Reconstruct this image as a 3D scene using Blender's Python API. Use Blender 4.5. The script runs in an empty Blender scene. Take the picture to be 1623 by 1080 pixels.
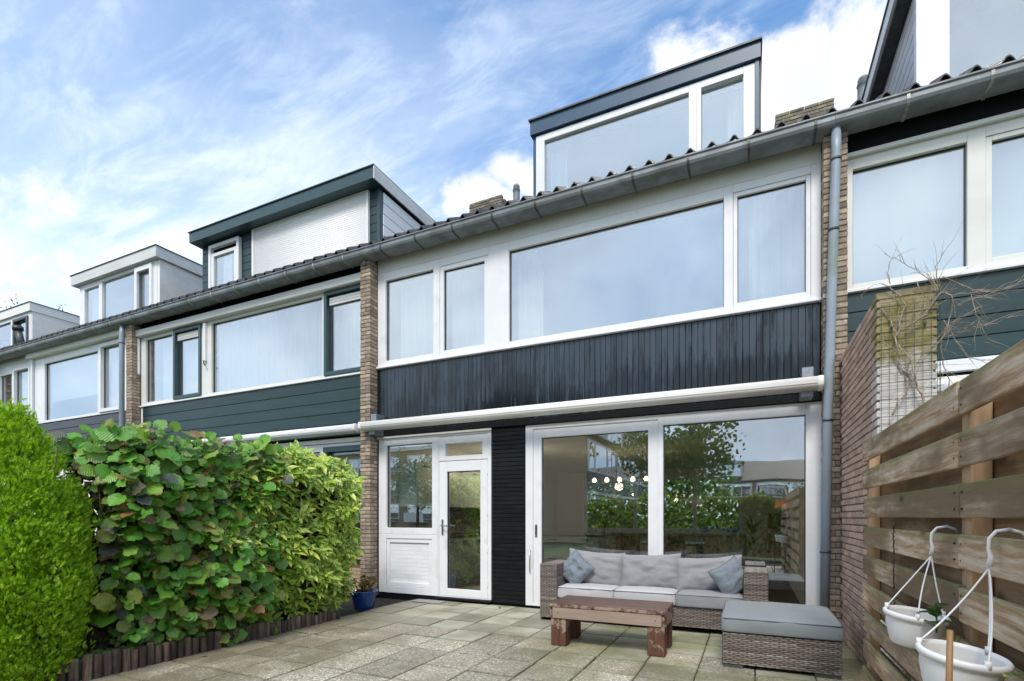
import bpy, bmesh, math, random
from mathutils import Vector, Matrix, Euler, noise
random.seed(11)
sc = bpy.context.scene
col = sc.collection
R = math.radians
PI = math.pi

# ------------------------------------------------------------------ camera
cam_d = bpy.data.cameras.new('camera')
cam = bpy.data.objects.new('camera', cam_d); col.objects.link(cam)
cam.location = (0, -6.6, 1.27)
cam.rotation_euler = (R(90), 0, math.atan(378.5 / 809.6))
cam_d.sensor_width = 36; cam_d.lens = 36 * 809.6 / 1623
cam_d.shift_y = 280 / 1623
cam_d.clip_start = 0.05; cam_d.clip_end = 2000
sc.camera = cam

# ------------------------------------------------------------------ light
SUN_EL, SUN_AZ = R(51), R(172)      # azimuth clockwise from +Y
sun_d = bpy.data.lights.new('sun', 'SUN'); sun = bpy.data.objects.new('sun', sun_d); col.objects.link(sun)
sun_d.energy = 1.45; sun_d.angle = R(18); sun_d.color = (1, .94, .85)
sv = Vector((math.sin(SUN_AZ) * math.cos(SUN_EL), math.cos(SUN_AZ) * math.cos(SUN_EL), math.sin(SUN_EL)))
sun.rotation_euler = sv.to_track_quat('Z', 'Y').to_euler()
sun.location = (20, -20, 30)

vs = sc.view_settings
sc.display_settings.display_device = 'sRGB'
vs.view_transform = 'Standard'; vs.look = 'None'; vs.gamma = 1; vs.use_curve_mapping = False
vs.exposure = 1.1

class NT:
    """small helper to write node trees"""
    def __init__(s, nt): s.nt = nt
    def n(s, t, **kw):
        o = s.nt.nodes.new(t)
        for k, v in kw.items(): setattr(o, k, v)
        return o
    def l(s, a, b): s.nt.links.new(a, b)
    def put(s, sock, v):
        if hasattr(v, 'is_output') or isinstance(v, bpy.types.NodeSocket): s.l(v, sock)
        else: sock.default_value = v
    def math(s, op, a, b=0.0, c=None, clamp=False):
        o = s.n('ShaderNodeMath', operation=op); o.use_clamp = clamp
        s.put(o.inputs[0], a); s.put(o.inputs[1], b)
        if c is not None: s.put(o.inputs[2], c)
        return o.outputs[0]
    def vmath(s, op, a, b=None, scale=None):
        o = s.n('ShaderNodeVectorMath', operation=op)
        s.put(o.inputs[0], a)
        if b is not None: s.put(o.inputs[1], b)
        if scale is not None: s.put(o.inputs['Scale'], scale)
        return o.outputs['Value'] if op in ('DOT_PRODUCT', 'LENGTH', 'DISTANCE') else o.outputs[0]
    def sstep(s, v, a, b, lo=0., hi=1.):
        o = s.n('ShaderNodeMapRange'); o.interpolation_type = 'SMOOTHSTEP'
        s.put(o.inputs[0], v); o.inputs[1].default_value = a; o.inputs[2].default_value = b
        o.inputs[3].default_value = lo; o.inputs[4].default_value = hi
        return o.outputs[0]
    def noise(s, vec, scale, detail=4, rough=.5, dist=0., col=False):
        o = s.n('ShaderNodeTexNoise'); s.put(o.inputs['Vector'], vec)
        o.inputs['Scale'].default_value = scale; o.inputs['Detail'].default_value = detail
        o.inputs['Roughness'].default_value = rough; o.inputs['Distortion'].default_value = dist
        return o.outputs['Color' if col else 'Fac']
    def mix(s, f, a, b, mode='MIX'):
        o = s.n('ShaderNodeMix'); o.data_type = 'RGBA'; o.blend_type = mode
        s.put(o.inputs[0], f)
        for i, v in ((6, a), (7, b)):
            if isinstance(v, tuple) and len(v) == 3: v = v + (1,)
            s.put(o.inputs[i], v)
        return o.outputs[2]
    def ramp(s, f, stops, const=False):
        o = s.n('ShaderNodeValToRGB'); s.put(o.inputs[0], f)
        if const: o.color_ramp.interpolation = 'CONSTANT'
        e = o.color_ramp.elements
        while len(e) < len(stops): e.new(1)
        for k, (p, c) in enumerate(stops):
            e[k].position = p; e[k].color = tuple(c) + (1,) if len(c) == 3 else c
        return o.outputs[0]
    def scale(s, vec, sc_):
        o = s.n('ShaderNodeMapping'); s.put(o.inputs[0], vec); o.inputs['Scale'].default_value = sc_
        return o.outputs[0]

# ------------------------------------------------------------------ world: sky with thin cirrus and fair-weather cumulus
world = bpy.data.worlds.new('World'); sc.world = world; world.use_nodes = True
w = NT(world.node_tree); world.node_tree.nodes.clear()
wo = w.n('ShaderNodeOutputWorld'); bg = w.n('ShaderNodeBackground'); bg.inputs['Strength'].default_value = 0.13
sky = w.n('ShaderNodeTexSky'); sky.sky_type = 'NISHITA'; sky.sun_disc = False
sky.sun_elevation = SUN_EL; sky.sun_rotation = SUN_AZ; sky.air_density = 1.0; sky.dust_density = .6; sky.ozone_density = 2.0
d = w.vmath('NORMALIZE', w.n('ShaderNodeTexCoord').outputs['Generated'])
sx = w.n('ShaderNodeSeparateXYZ'); w.l(d, sx.inputs[0]); dz = sx.outputs[2]
zz = w.math('MAXIMUM', dz, 0.0)
inv = w.math('DIVIDE', 1.0, w.math('ADD', zz, .18))
proj = w.vmath('SCALE', d, scale=inv)
wisp = w.noise(w.scale(proj, (1.0, 2.1, .6)), 1.5, 10, .60, .45)
fine = w.noise(w.scale(proj, (1.6, 4.2, .6)), 2.6, 9, .62, .5)
veil = w.noise(proj, .55, 3, .5, .4)
cir = w.math('MULTIPLY', w.sstep(wisp, .34, .72), w.sstep(veil, .34, .56), clamp=True)
back = w.math('MULTIPLY', w.sstep(sx.outputs[1], .25, -.35), w.sstep(w.noise(d, 1.7, 4, .55, .3), .30, .66, .72, 1.0))   # thicker, milky cloud over the gardens
left = w.sstep(sx.outputs[0], -.2, -.75, .0, .16)
cir = w.math('ADD', w.math('ADD', w.math('MULTIPLY', cir, .46), w.math('MULTIPLY', w.sstep(fine, .40, .74), .27)), w.math('ADD', w.sstep(dz, .74, .05, .04, .56), left), clamp=True)
cir = w.math('MAXIMUM', cir, w.math('MULTIPLY', back, .97))
def pxdir(px, py):
    v = Vector(((px - 811.5) / 809.6, (820 - py) / 809.6, -1)); v.normalize()
    m = cam.rotation_euler.to_matrix(); return m @ v
puff = w.noise(d, 5.0, 12, .58, .25)
cov = None
for px, py, rad, amp in ((1010, 120, .10, .55), (1130, 110, .17, .85), (1290, 150, .26, 1.0), (1450, 120, .24, .9), (1180, 330, .4, .6),
                         (60, 312, .085, .75), (-60, 300, .1, .7), (30, 440, .12, .62), (190, 460, .13, .45), (830, 265, .075, .75), (760, 330, .1, .7)):
    q = pxdir(px, py)
    dist = w.vmath('DISTANCE', w.vmath('MULTIPLY', d, (1, 1, 1.7)), (q.x, q.y, q.z * 1.7))
    g = w.math('MULTIPLY', w.sstep(dist, rad * 1.35, rad * .25), amp)
    cov = g if cov is None else w.math('MAXIMUM', cov, g)
cum = w.sstep(w.math('ADD', puff, w.math('MULTIPLY', cov, .42)), .72, .86)
shade = w.noise(w.vmath('ADD', d, (.0, .0, .06)), 4.0, 8, .55)
ccol = w.mix(w.sstep(shade, .34, .66), (3.45, 3.65, 3.95), (4.85, 4.85, 4.9))
skyc = w.mix(1.0, sky.outputs[0], (.44, .80, 1.0), 'MULTIPLY')
milk = w.mix(w.math('MULTIPLY', w.sstep(sx.outputs[1], .1, -.3), w.sstep(w.noise(d, 3.4, 6, .55, .6), .36, .64)), (4.35, 4.75, 5.15), (3.0, 3.35, 4.0))
c1 = w.mix(cir, skyc, milk)
c2 = w.mix(w.math('MULTIPLY', cum, .93), c1, ccol)
w.l(c2, bg.inputs[0]); w.l(bg.outputs[0], wo.inputs[0])

# ------------------------------------------------------------------ materials
def newmat(name):
    m = bpy.data.materials.new(name); m.use_nodes = True
    t = NT(m.node_tree); m.node_tree.nodes.clear()
    out = t.n('ShaderNodeOutputMaterial'); b = t.n('ShaderNodeBsdfPrincipled'); t.l(b.outputs[0], out.inputs[0])
    return m, t, b, out
def coords(t, rnd=True):
    tc = t.n('ShaderNodeTexCoord').outputs['Object']
    if not rnd: return tc, None
    r = t.n('ShaderNodeObjectInfo').outputs['Random']
    cv = t.n('ShaderNodeCombineXYZ')
    for i, k in enumerate((37., 53., 71.)): t.l(t.math('MULTIPLY', r, k), cv.inputs[i])
    return t.vmath('ADD', tc, cv.outputs[0]), r
def bumpn(t, b, h, strength, dist=.01):
    o = t.n('ShaderNodeBump'); o.inputs['Strength'].default_value = strength; o.inputs['Distance'].default_value = dist
    t.put(o.inputs['Height'], h); t.l(o.outputs[0], b.inputs['Normal'])
def pm(name, c1, c2=None, scale=6, stretch=(1, 1, 1), rough=.6, rough2=None, bump=0., bscale=60, bdist=.004, lo=.35, hi=.65, rand=0., c3=None, s3=1.2,
       lo3=.5, hi3=.7, metal=0., spec=.5, detail=6, coat=0.):
    m, t, b, out = newmat(name)
    v, r = coords(t)
    vv = t.scale(v, stretch)
    f = t.sstep(t.noise(vv, scale, detail, .6), lo, hi)
    c = t.mix(f, c1, c2 or c1)
    if c3: c = t.mix(t.sstep(t.noise(v, s3, 5, .6), lo3, hi3), c, c3)
    if rand:
        h = t.n('ShaderNodeHueSaturation'); t.put(h.inputs['Color'], c)
        rr_ = t.math('FRACT', t.math('ADD', r, t.n('ShaderNodeNewGeometry').outputs['Random Per Island']))
        t.l(t.math('ADD', t.math('MULTIPLY', rr_, 2 * rand), 1 - rand), h.inputs['Value']); c = h.outputs[0]
    t.put(b.inputs['Base Color'], c if not isinstance(c, tuple) else c + (1,))
    if rough2 is not None: t.l(t.sstep(f, 0, 1, rough, rough2), b.inputs['Roughness'])
    else: b.inputs['Roughness'].default_value = rough
    b.inputs['Metallic'].default_value = metal; b.inputs['Specular IOR Level'].default_value = spec
    b.inputs['Coat Weight'].default_value = coat
    if bump: bumpn(t, b, t.noise(vv, bscale, 5, .6), bump, bdist)
    return m

M = {}
M['pvc'] = pm('white_pvc', (.80, .81, .83), (.76, .77, .79), 3, rough=.32, c3=(.64, .63, .59), s3=3.1, lo3=.54, hi3=.82)
M['cream'] = pm('cream_paint', (.74, .74, .71), (.68, .68, .64), 3, (.4, 1, 1), rough=.45)
M['oldwhite'] = pm('old_white_paint', (.84, .83, .80), (.76, .75, .71), 3, (.3, 1, 2), rough=.5)
M['alu'] = pm('grey_white_trim', (.66, .66, .65), (.56, .56, .55), 4, (.3, 1, 3), rough=.45)
M['zinc'] = pm('zinc', (.23, .255, .275), (.16, .175, .185), 5, (.6, 1, 1), rough=.38, rough2=.55, metal=.15, c3=(.11, .12, .12), s3=2.5, lo3=.5, hi3=.75)
M['strap'] = pm('dark_strap', (.06, .07, .075), (.10, .11, .11), 10, rough=.5, metal=.4)
M['strap2'] = pm('pale_strap', (.42, .43, .42), (.22, .23, .22), 14, rough=.5, metal=.4)
M['pipe'] = pm('grey_downpipe', (.30, .355, .42), (.25, .30, .36), 3, (1, 1, .4), rough=.4, c3=(.22, .27, .25), s3=1.5)
M['green'] = pm('dark_green_paint', (.013, .037, .040), (.018, .046, .050), 4, (.3, 1, 4), rough=.38, rand=.12)
M['greenfr'] = pm('green_frame_paint', (.028, .068, .078), (.033, .077, .086), 4, rough=.35)
M['slate'] = pm('slate_blue_paint', (.055, .065, .085), (.045, .052, .07), 4, (.3, 1, 4), rough=.45, rand=.12)
M['bluefascia'] = pm('blue_grey_fascia', (.04, .092, .16), (.032, .075, .13), 3, (.5, 1, 1), rough=.35)
M['black'] = pm('black_paint', (.005, .007, .008), (.009, .011, .012), 6, rough=.4, spec=.3, bump=.15, rand=.2)
M['blackmatt'] = pm('black_soffit', (.006, .006, .007), (.004, .004, .005), 6, rough=.8, spec=.2)
M['rooftile'] = pm('roof_tile', (.035, .033, .034), (.06, .057, .054), 9, rough=.6, bump=.4, rand=.25)
M['lead'] = pm('lead_flashing', (.12, .115, .115), (.07, .068, .07), 9, rough=.6, bump=.3)
M['mortar'] = pm('mortar', (.17, .15, .125), (.11, .10, .085), 20, rough=.95, bump=.5, bscale=120)
M['brick'] = pm('brown_brick', (.39, .305, .23), (.27, .205, .152), 14, rough=.9, bump=.7, bscale=90, rand=.35, c3=(.40, .35, .28), s3=16, lo3=.55, hi3=.7)
M['pinkbrick'] = pm('pink_brown_brick', (.60, .395, .305), (.46, .295, .22), 14, rough=.9, bump=.6, bscale=90, rand=.22, c3=(.48, .39, .34), s3=14, lo3=.5, hi3=.75)
M['chimbrick'] = pm('chimney_brick', (.23, .2, .165), (.15, .13, .10), 14, rough=.95, bump=.6, rand=.3, c3=(.26, .25, .12), s3=6, lo3=.5, hi3=.7)
M['curtain'] = None
M['shutter'] = pm('roller_shutter', (.90, .90, .90), (.87, .87, .87), 3, rough=.4)
M['steel'] = pm('brushed_steel', (.5, .52, .55), (.42, .44, .47), 10, rough=.3, metal=.9)
M['galv'] = pm('galvanised_plate', (.28, .32, .36), (.22, .25, .28), 20, rough=.5, metal=.5)
M['dark'] = pm('dark_plastic', (.02, .02, .022), (.03, .03, .032), 8, rough=.4)
M['awncream'] = pm('awning_cream', (.86, .85, .81), (.82, .81, .77), 3, rough=.4)
M['plaster'] = pm('white_plaster', (.72, .71, .68), (.68, .67, .64), 2, rough=.85)
M['floorwood'] = pm('oak_floor', (.20, .14, .09), (.13, .09, .06), 6, (6, .5, 1), rough=.4)
M['mint'] = pm('pale_mint_cabinet', (.62, .72, .69), (.58, .68, .65), 2, rough=.35)
M['worktop'] = pm('dark_worktop', (.035, .033, .03), (.06, .055, .05), 30, rough=.3)
M['oak'] = pm('brown_oak', (.16, .085, .045), (.10, .05, .028), 5, (1, 1, 9), rough=.5)
M['radiator'] = pm('radiator_white', (.72, .72, .68), (.68, .68, .64), 4, rough=.4)
M['soil'] = pm('soil', (.05, .036, .025), (.025, .018, .012), 12, rough=.95, bump=.8, bscale=40, bdist=.03)
M['bark'] = pm('bark', (.10, .075, .05), (.055, .042, .03), 18, (1, 1, .3), rough=.9, bump=.6)
M['pot'] = pm('blue_glaze', (.012, .06, .26), (.01, .045, .2), 5, rough=.15, coat=.5)
M['plastic'] = pm('white_plastic', (.80, .80, .80), (.76, .76, .755), 4, rough=.38, c3=(.62, .61, .57), s3=9, lo3=.58, hi3=.8)
M['bamboo'] = pm('bamboo', (.33, .19, .08), (.2, .1, .04), 8, (1, 1, .3), rough=.5)
M['wire'] = pm('green_wire', (.02, .06, .045), (.03, .07, .05), 8, rough=.5)
M['vine'] = pm('dead_vine', (.44, .36, .29), (.22, .16, .115), 16, rough=.85, bump=.3)
M['moss'] = pm('joint_moss', (.10, .12, .025), (.05, .065, .015), 30, rough=.95)
M['inner'] = pm('painted_shade_growth', (.035, .028, .016), (.055, .04, .022), 12, rough=.9)  # dark brown on inner growth stands in for shade between hedge leaves
M['lawn'] = pm('grass_ground', (.05, .085, .02), (.085, .11, .03), 3, rough=.95, bump=.8, bscale=60, bdist=.04)
M['asph'] = pm('paving_base', (.07, .065, .05), (.045, .045, .032), 10, rough=.95, bump=.6)
M['mat'] = pm('door_mat', (.33, .33, .32), (.20, .20, .19), 40, rough=.95, bump=.6)
M['chain'] = pm('rusty_chain', (.09, .07, .06), (.05, .04, .035), 30, rough=.6, metal=.5)

def mk_glass(name, f0, wob=.012, tint=(.93, .97, .96), wscale=1.6):
    m, t, b, out = newmat(name); m.node_tree.nodes.remove(b)
    lw = t.n('ShaderNodeLayerWeight'); lw.inputs['Blend'].default_value = .5
    fac = t.math('ADD', t.math('MULTIPLY', t.math('POWER', lw.outputs['Facing'], 4.0), 1 - f0), f0, clamp=True)
    tr = t.n('ShaderNodeBsdfTransparent'); tr.inputs[0].default_value = tint + (1,)
    gl = t.n('ShaderNodeBsdfGlossy'); gl.inputs['Roughness'].default_value = 0.0; gl.inputs[0].default_value = (.95, .97, 1, 1)
    v, r = coords(t)
    bp = t.n('ShaderNodeBump'); bp.inputs['Strength'].default_value = 1; bp.inputs['Distance'].default_value = wob
    t.l(t.noise(v, wscale, 1.5, .4), bp.inputs['Height']); t.l(bp.outputs[0], gl.inputs['Normal'])
    mx = t.n('ShaderNodeMixShader'); t.l(fac, mx.inputs[0]); t.l(tr.outputs[0], mx.inputs[1]); t.l(gl.outputs[0], mx.inputs[2])
    t.l(mx.outputs[0], out.inputs[0]); return m
M['glass'] = mk_glass('window_glass', .31, .0011)
M['glasslow'] = mk_glass('plain_glass', .03, .0005)
M['glassup'] = mk_glass('coated_glass', .37, .0012)

def mk_trans(name, c, c2, tr=.5, rough=.8, stretch=(1, 1, 1), scale=4):
    m, t, b, out = newmat(name)
    v, r = coords(t); cc = t.mix(t.noise(t.scale(v, stretch), scale, 4, .6), c, c2)
    t.l(cc, b.inputs['Base Color']); b.inputs['Roughness'].default_value = rough
    tb = t.n('ShaderNodeBsdfTranslucent'); t.l(cc, tb.inputs[0])
    mx = t.n('ShaderNodeMixShader'); mx.inputs[0].default_value = tr
    t.l(b.outputs[0], mx.inputs[1]); t.l(tb.outputs[0], mx.inputs[2]); t.l(mx.outputs[0], out.inputs[0]); return m
M['curtain'] = mk_trans('white_net_curtain', (.92, .93, .93), (.87, .89, .89), .3)
M['blind'] = mk_trans('pale_mint_blind', (.80, .87, .88), (.77, .84, .85), .3)
M['bluecurtain'] = mk_trans('pale_blue_curtain', (.55, .68, .82), (.5, .62, .76), .35)
M['shade'] = mk_trans('salmon_lampshade', (.75, .38, .28), (.7, .33, .24), .5)

# wet black vertical boards: gloss and water streaks
def mk_wet():
    m, t, b, out = newmat('wet_dark_boards')
    oi = t.n('ShaderNodeObjectInfo'); r = oi.outputs['Random']
    tc = t.vmath('ADD', t.n('ShaderNodeTexCoord').outputs['Object'], t.vmath('MULTIPLY', oi.outputs['Location'], (1, 0, 0)))
    st = t.noise(t.scale(tc, (14, 1, 1.1)), 1.0, 6, .65)
    bigs = t.noise(t.scale(tc, (.8, 1, 1.3)), 1.0, 3, .5)
    sz = t.n('ShaderNodeSeparateXYZ'); t.l(tc, sz.inputs[0])
    f = t.sstep(t.math('ADD', t.math('ADD', st, t.math('MULTIPLY', bigs, .55)), t.sstep(sz.outputs[2], -.5, .5, .09, -.10)), .66, .86)
    c = t.mix(f, (.030, .047, .064), (.006, .009, .012))
    h = t.n('ShaderNodeHueSaturation'); t.l(c, h.inputs['Color']); t.l(t.math('ADD', t.math('MULTIPLY', r, .45), .78), h.inputs['Value'])
    t.l(h.outputs[0], b.inputs['Base Color'])
    t.l(t.sstep(f, 0, 1, .36, .12), b.inputs['Roughness'])
    bumpn(t, b, t.noise(t.scale(tc, (60, 60, 4)), 1, 4, .6), .12, .003)
    return m
M['wet'] = mk_wet()

def mk_tile(name, agg):
    m, t, b, out = newmat(name)
    v, r = coords(t)
    wtc = t.n('ShaderNodeNewGeometry').outputs['Position']
    if agg:
        vo = t.n('ShaderNodeTexVoronoi'); t.l(v, vo.inputs['Vector']); vo.inputs['Scale'].default_value = 60
        g = t.n('ShaderNodeSeparateColor'); t.l(vo.outputs['Color'], g.inputs[0])
        c = t.ramp(g.outputs[0], ((.0, (.10, .095, .08)), (.2, (.30, .28, .25)), (.55, (.54, .51, .46)), (.85, (.78, .76, .72)), (1., (.46, .36, .30))))
        c = t.mix(t.sstep(vo.outputs['Distance'], .3, .65), c, (.30, .28, .235))
        c = t.mix(.04, c, (.44, .40, .33))
    else:
        c = t.mix(t.noise(v, 60, 5, .7), (.30, .31, .27), (.42, .42, .37))
    # wet/dirt patches and green algae run across the paving
    sp = t.n('ShaderNodeSeparateXYZ'); t.l(wtc, sp.inputs[0])
    dirt = t.sstep(t.math('ADD', t.noise(wtc, 1.5, 6, .65), t.sstep(sp.outputs[0], -3.0, -4.6, 0, .16)), .40, .68)
    c = t.mix(t.math('MULTIPLY', dirt, .72), c, (.18, .155, .11))
    alg = t.sstep(t.noise(t.vmath('ADD', wtc, (5.2, 3.1, 0)), .9, 6, .65), .36, .60)
    side = t.math('MULTIPLY', t.sstep(sp.outputs[0], -2.9, -1.1), t.sstep(sp.outputs[1], -3.4, -2.0))
    alg = t.math('MULTIPLY', alg, t.math('ADD', t.math('MULTIPLY', side, .55), .18))
    c = t.mix(alg, c, (.14, .15, .065))
    edge = t.n('ShaderNodeTexCoord').outputs['Generated']
    se = t.n('ShaderNodeSeparateXYZ'); t.l(edge, se.inputs[0])
    ex = t.math('ABSOLUTE', t.math('SUBTRACT', se.outputs[0], .5)); ey = t.math('ABSOLUTE', t.math('SUBTRACT', se.outputs[1], .5))
    ed = t.math('ADD', t.math('MAXIMUM', ex, ey), t.math('MULTIPLY', t.noise(v, 9, 4, .6), .10))
    c = t.mix(t.sstep(ed, .50, .56, 0, .55), c, (.075, .07, .04))
    c = t.mix(1., c, (1.03, 1.0, .92), 'MULTIPLY')
    h = t.n('ShaderNodeHueSaturation'); t.l(c, h.inputs['Color']); t.l(t.math('ADD', t.math('MULTIPLY', r, .5), .85), h.inputs['Value'])
    t.l(h.outputs[0], b.inputs['Base Color'])
    t.l(t.sstep(dirt, 0, 1, .75, .42), b.inputs['Roughness'])
    bumpn(t, b, t.noise(v, 130 if agg else 80, 4, .7), .6 if agg else .3, .004)
    return m
M['tile_a'] = mk_tile('aggregate_paving', True); M['tile_s'] = mk_tile('smooth_paving', False)

def mk_wood(name, axis, dark, mid, pale, algae=.5, grain=26):
    """weathered timber, grain runs along axis (0,1,2)"""
    m, t, b, out = newmat(name)
    v, r = coords(t)
    st = [1., 1., 1.]; st[axis] = .06
    warp = t.vmath('ADD', v, t.vmath('SCALE', t.noise(v, 2.2, 3, .5, col=True), scale=.045))
    g = t.noise(t.scale(warp, tuple(st)), grain, 7, .7, .3)
    c = t.ramp(g, ((.25, dark), (.45, mid), (.62, pale), (.8, mid)))
    big_ = t.noise(t.scale(v, tuple(.35 if i == axis else 1 for i in range(3))), 3.0, 4, .6)
    c = t.mix(t.sstep(big_, .42, .60), c, t.mix(g, tuple(x * .30 for x in mid), tuple(x * .72 for x in mid)))
    vo = t.n('ShaderNodeTexVoronoi'); t.l(t.scale(v, tuple(.45 if i == axis else 1 for i in range(3))), vo.inputs['Vector']); vo.inputs['Scale'].default_value = 3.6
    kn = t.sstep(vo.outputs['Distance'], .13, .05)
    c = t.mix(kn, c, tuple(x * .5 for x in dark))
    sp = t.n('ShaderNodeSeparateXYZ'); t.l(t.n('ShaderNodeTexCoord').outputs['Generated'], sp.inputs[0])
    a = t.math('MULTIPLY', t.sstep(t.math('ADD', sp.outputs[2], t.math('MULTIPLY', t.noise(v, 5, 4, .6), .7)), 1.02, 1.35), algae)
    c = t.mix(a, c, (.16, .19, .045))
    h = t.n('ShaderNodeHueSaturation'); t.l(c, h.inputs['Color']); t.l(t.math('ADD', t.math('MULTIPLY', r, .4), .8), h.inputs['Value'])
    t.l(h.outputs[0], b.inputs['Base Color']); b.inputs['Roughness'].default_value = .82
    bumpn(t, b, g, .6, .006); return m
M['plank'] = mk_wood('weathered_plank', 1, (.10, .055, .03), (.44, .29, .17), (.66, .545, .43), .5, 36)
M['plankback'] = mk_wood('sheltered_plank', 1, (.17, .10, .05), (.36, .23, .125), (.48, .33, .20), .2)
M['post'] = mk_wood('fence_post', 2, (.22, .135, .07), (.42, .28, .165), (.52, .37, .23), .0)
M['log'] = mk_wood('edging_log', 2, (.03, .017, .013), (.085, .05, .038), (.20, .155, .125), .1, 40)

def mk_table(axis, paint=0.):
    m, t, b, out = newmat('worn_table_wood_%d' % axis)
    v, r = coords(t); st = [1., 1., 1.]; st[axis] = .08
    g = t.noise(t.scale(v, tuple(st)), 34, 6, .65, .5)
    c = t.ramp(g, ((.25, (.03, .012, .008)), (.5, (.105, .042, .024)), (.75, (.165, .078, .048))))
    pt = t.noise(t.scale(v, (1, 1, 1)), 7, 7, .7)
    geo = t.n('ShaderNodeNewGeometry'); sn = t.n('ShaderNodeSeparateXYZ'); t.l(geo.outputs['Normal'], sn.inputs[0])
    sp = t.n('ShaderNodeSeparateXYZ'); t.l(geo.outputs['Position'], sp.inputs[0])
    amt = t.sstep(t.math('ADD', pt, t.sstep(sp.outputs[2], .05, .36, -.12 + paint, .04 + paint)), .47, .58)      # old whitewash, worn off towards the feet
    amt = t.math('MULTIPLY', amt, t.sstep(sn.outputs[2], .6, .3))
    pale = t.mix(g, (.24, .17, .13), (.46, .38, .32))
    c = t.mix(t.math('MULTIPLY', amt, .85), c, pale)
    t.l(c, b.inputs['Base Color']); t.l(t.sstep(sn.outputs[2], .3, .7, .8, .36), b.inputs['Roughness'])
    bumpn(t, b, g, .3, .004); return m
M['table0'] = mk_table(0); M['table2'] = mk_table(2); M['table1'] = mk_table(0, .22)

def mk_wicker():
    m, t, b, out = newmat('grey_brown_wicker')
    v, r = coords(t)
    isl = t.n('ShaderNodeNewGeometry').outputs['Random Per Island']
    c = t.ramp(isl, ((0, (.10, .08, .065)), (.3, (.20, .165, .14)), (.6, (.29, .25, .22)), (.85, (.15, .13, .12)), (1, (.38, .345, .31))))
    c = t.mix(t.sstep(t.noise(v, 22, 4, .6), .35, .7, 0, .6), c, (.14, .115, .10))
    t.l(c, b.inputs['Base Color']); b.inputs['Roughness'].default_value = .5; return m
M['wicker'] = mk_wicker()
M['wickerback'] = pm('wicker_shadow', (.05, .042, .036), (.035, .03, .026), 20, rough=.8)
def mk_fabric(name, c1, c2, blotch=.25):
    m, t, b, out = newmat(name)
    v, r = coords(t)
    c = t.mix(t.noise(v, 5, 5, .6), c1, c2)
    c = t.mix(t.math('MULTIPLY', t.sstep(t.noise(v, 8, 6, .7), .58, .74), blotch), c, tuple(x * .62 for x in c1))
    t.l(c, b.inputs['Base Color']); b.inputs['Roughness'].default_value = .88
    b.inputs['Sheen Weight'].default_value = .15
    h = t.math('ADD', t.math('MULTIPLY', t.noise(v, 300, 2, .5), .25), t.noise(v, 14, 3, .5))
    bumpn(t, b, h, .28, .006); return m
M['fab_l'] = mk_fabric('light_grey_fabric', (.50, .495, .51), (.44, .435, .45))
M['fab_m'] = mk_fabric('mid_grey_fabric', (.285, .285, .30), (.235, .235, .25))
M['fab_b'] = mk_fabric('blue_grey_fabric', (.19, .225, .265), (.155, .185, .225))
M['fab_c'] = mk_fabric('grey_green_fabric', (.24, .265, .285), (.195, .22, .23))
M['piping'] = pm('grey_piping', (.12, .14, .155), (.10, .12, .13), 20, rough=.8)

def mk_leaf(name, stops, spots=None, tr=.35, rough=.38, vein=0.):
    m, t, b, out = newmat(name)
    v, r = coords(t)
    isl = t.n('ShaderNodeNewGeometry').outputs['Random Per Island']
    f = t.math('FRACT', t.math('ADD', t.math('MULTIPLY', r, 7.13), t.math('MULTIPLY', isl, 1.0)))
    c = t.ramp(f, stops)
    c = t.mix(t.sstep(t.noise(v, 28, 4, .6), .5, .75, 0, .5), c, t.mix(.5, c, (.16, .15, .03)))
    if spots:
        c = t.mix(t.sstep(t.noise(v, 55, 4, .7), .50, .58), c, spots)
    if vein:
        at = t.n('ShaderNodeAttribute', attribute_name='leafpos'); sp = t.n('ShaderNodeSeparateXYZ'); t.l(at.outputs['Vector'], sp.inputs[0])
        ax = t.math('ABSOLUTE', sp.outputs[0])
        ph = t.math('SINE', t.math('MULTIPLY', t.math('SUBTRACT', sp.outputs[1], t.math('MULTIPLY', ax, .75)), 44.))
        side = t.sstep(ph, .75, 1.0); mid = t.sstep(ax, .035, .01)
        vn = t.math('MAXIMUM', side, mid)
        c = t.mix(t.math('MULTIPLY', vn, .28), c, t.mix(.55, c, (.35, .40, .14)))
        rad = t.vmath('DISTANCE', at.outputs['Vector'], (0, .5, 0))
        rim = t.math('MULTIPLY', t.sstep(t.math('ADD', rad, t.math('MULTIPLY', t.noise(v, 22, 4, .6), .35)), .56, .74), t.sstep(t.math('FRACT', t.math('MULTIPLY', f, 9.7)), .45, .8))
        c = t.mix(t.math('MULTIPLY', rim, .8), c, (.20, .12, .045))
        bumpn(t, b, t.math('MULTIPLY', ph, -1.0), vein, .004)
    t.l(c, b.inputs['Base Color']); b.inputs['Roughness'].default_value = rough; b.inputs['Specular IOR Level'].default_value = .55
    tb = t.n('ShaderNodeBsdfTranslucent'); t.l(t.mix(1., c, (1.5, 1.6, .8), 'MULTIPLY'), tb.inputs[0])
    mx = t.n('ShaderNodeMixShader'); mx.inputs[0].default_value = tr
    t.l(b.outputs[0], mx.inputs[1]); t.l(tb.outputs[0], mx.inputs[2]); t.l(mx.outputs[0], out.inputs[0])
    return m
M['hazel'] = mk_leaf('broad_leaf', ((0, (.07, .25, .03)), (.2, (.14, .40, .035)), (.38, (.09, .29, .035)), (.54, (.24, .43, .045)), (.66, (.06, .17, .035)),
                                   (.76, (.36, .38, .07)), (.85, (.15, .25, .05)), (.91, (.06, .09, .055)), (.95, (.07, .085, .085)), (.975, (.30, .16, .05)), (1, (.17, .06, .03))), vein=.35, tr=.25, rough=.38)
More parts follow.
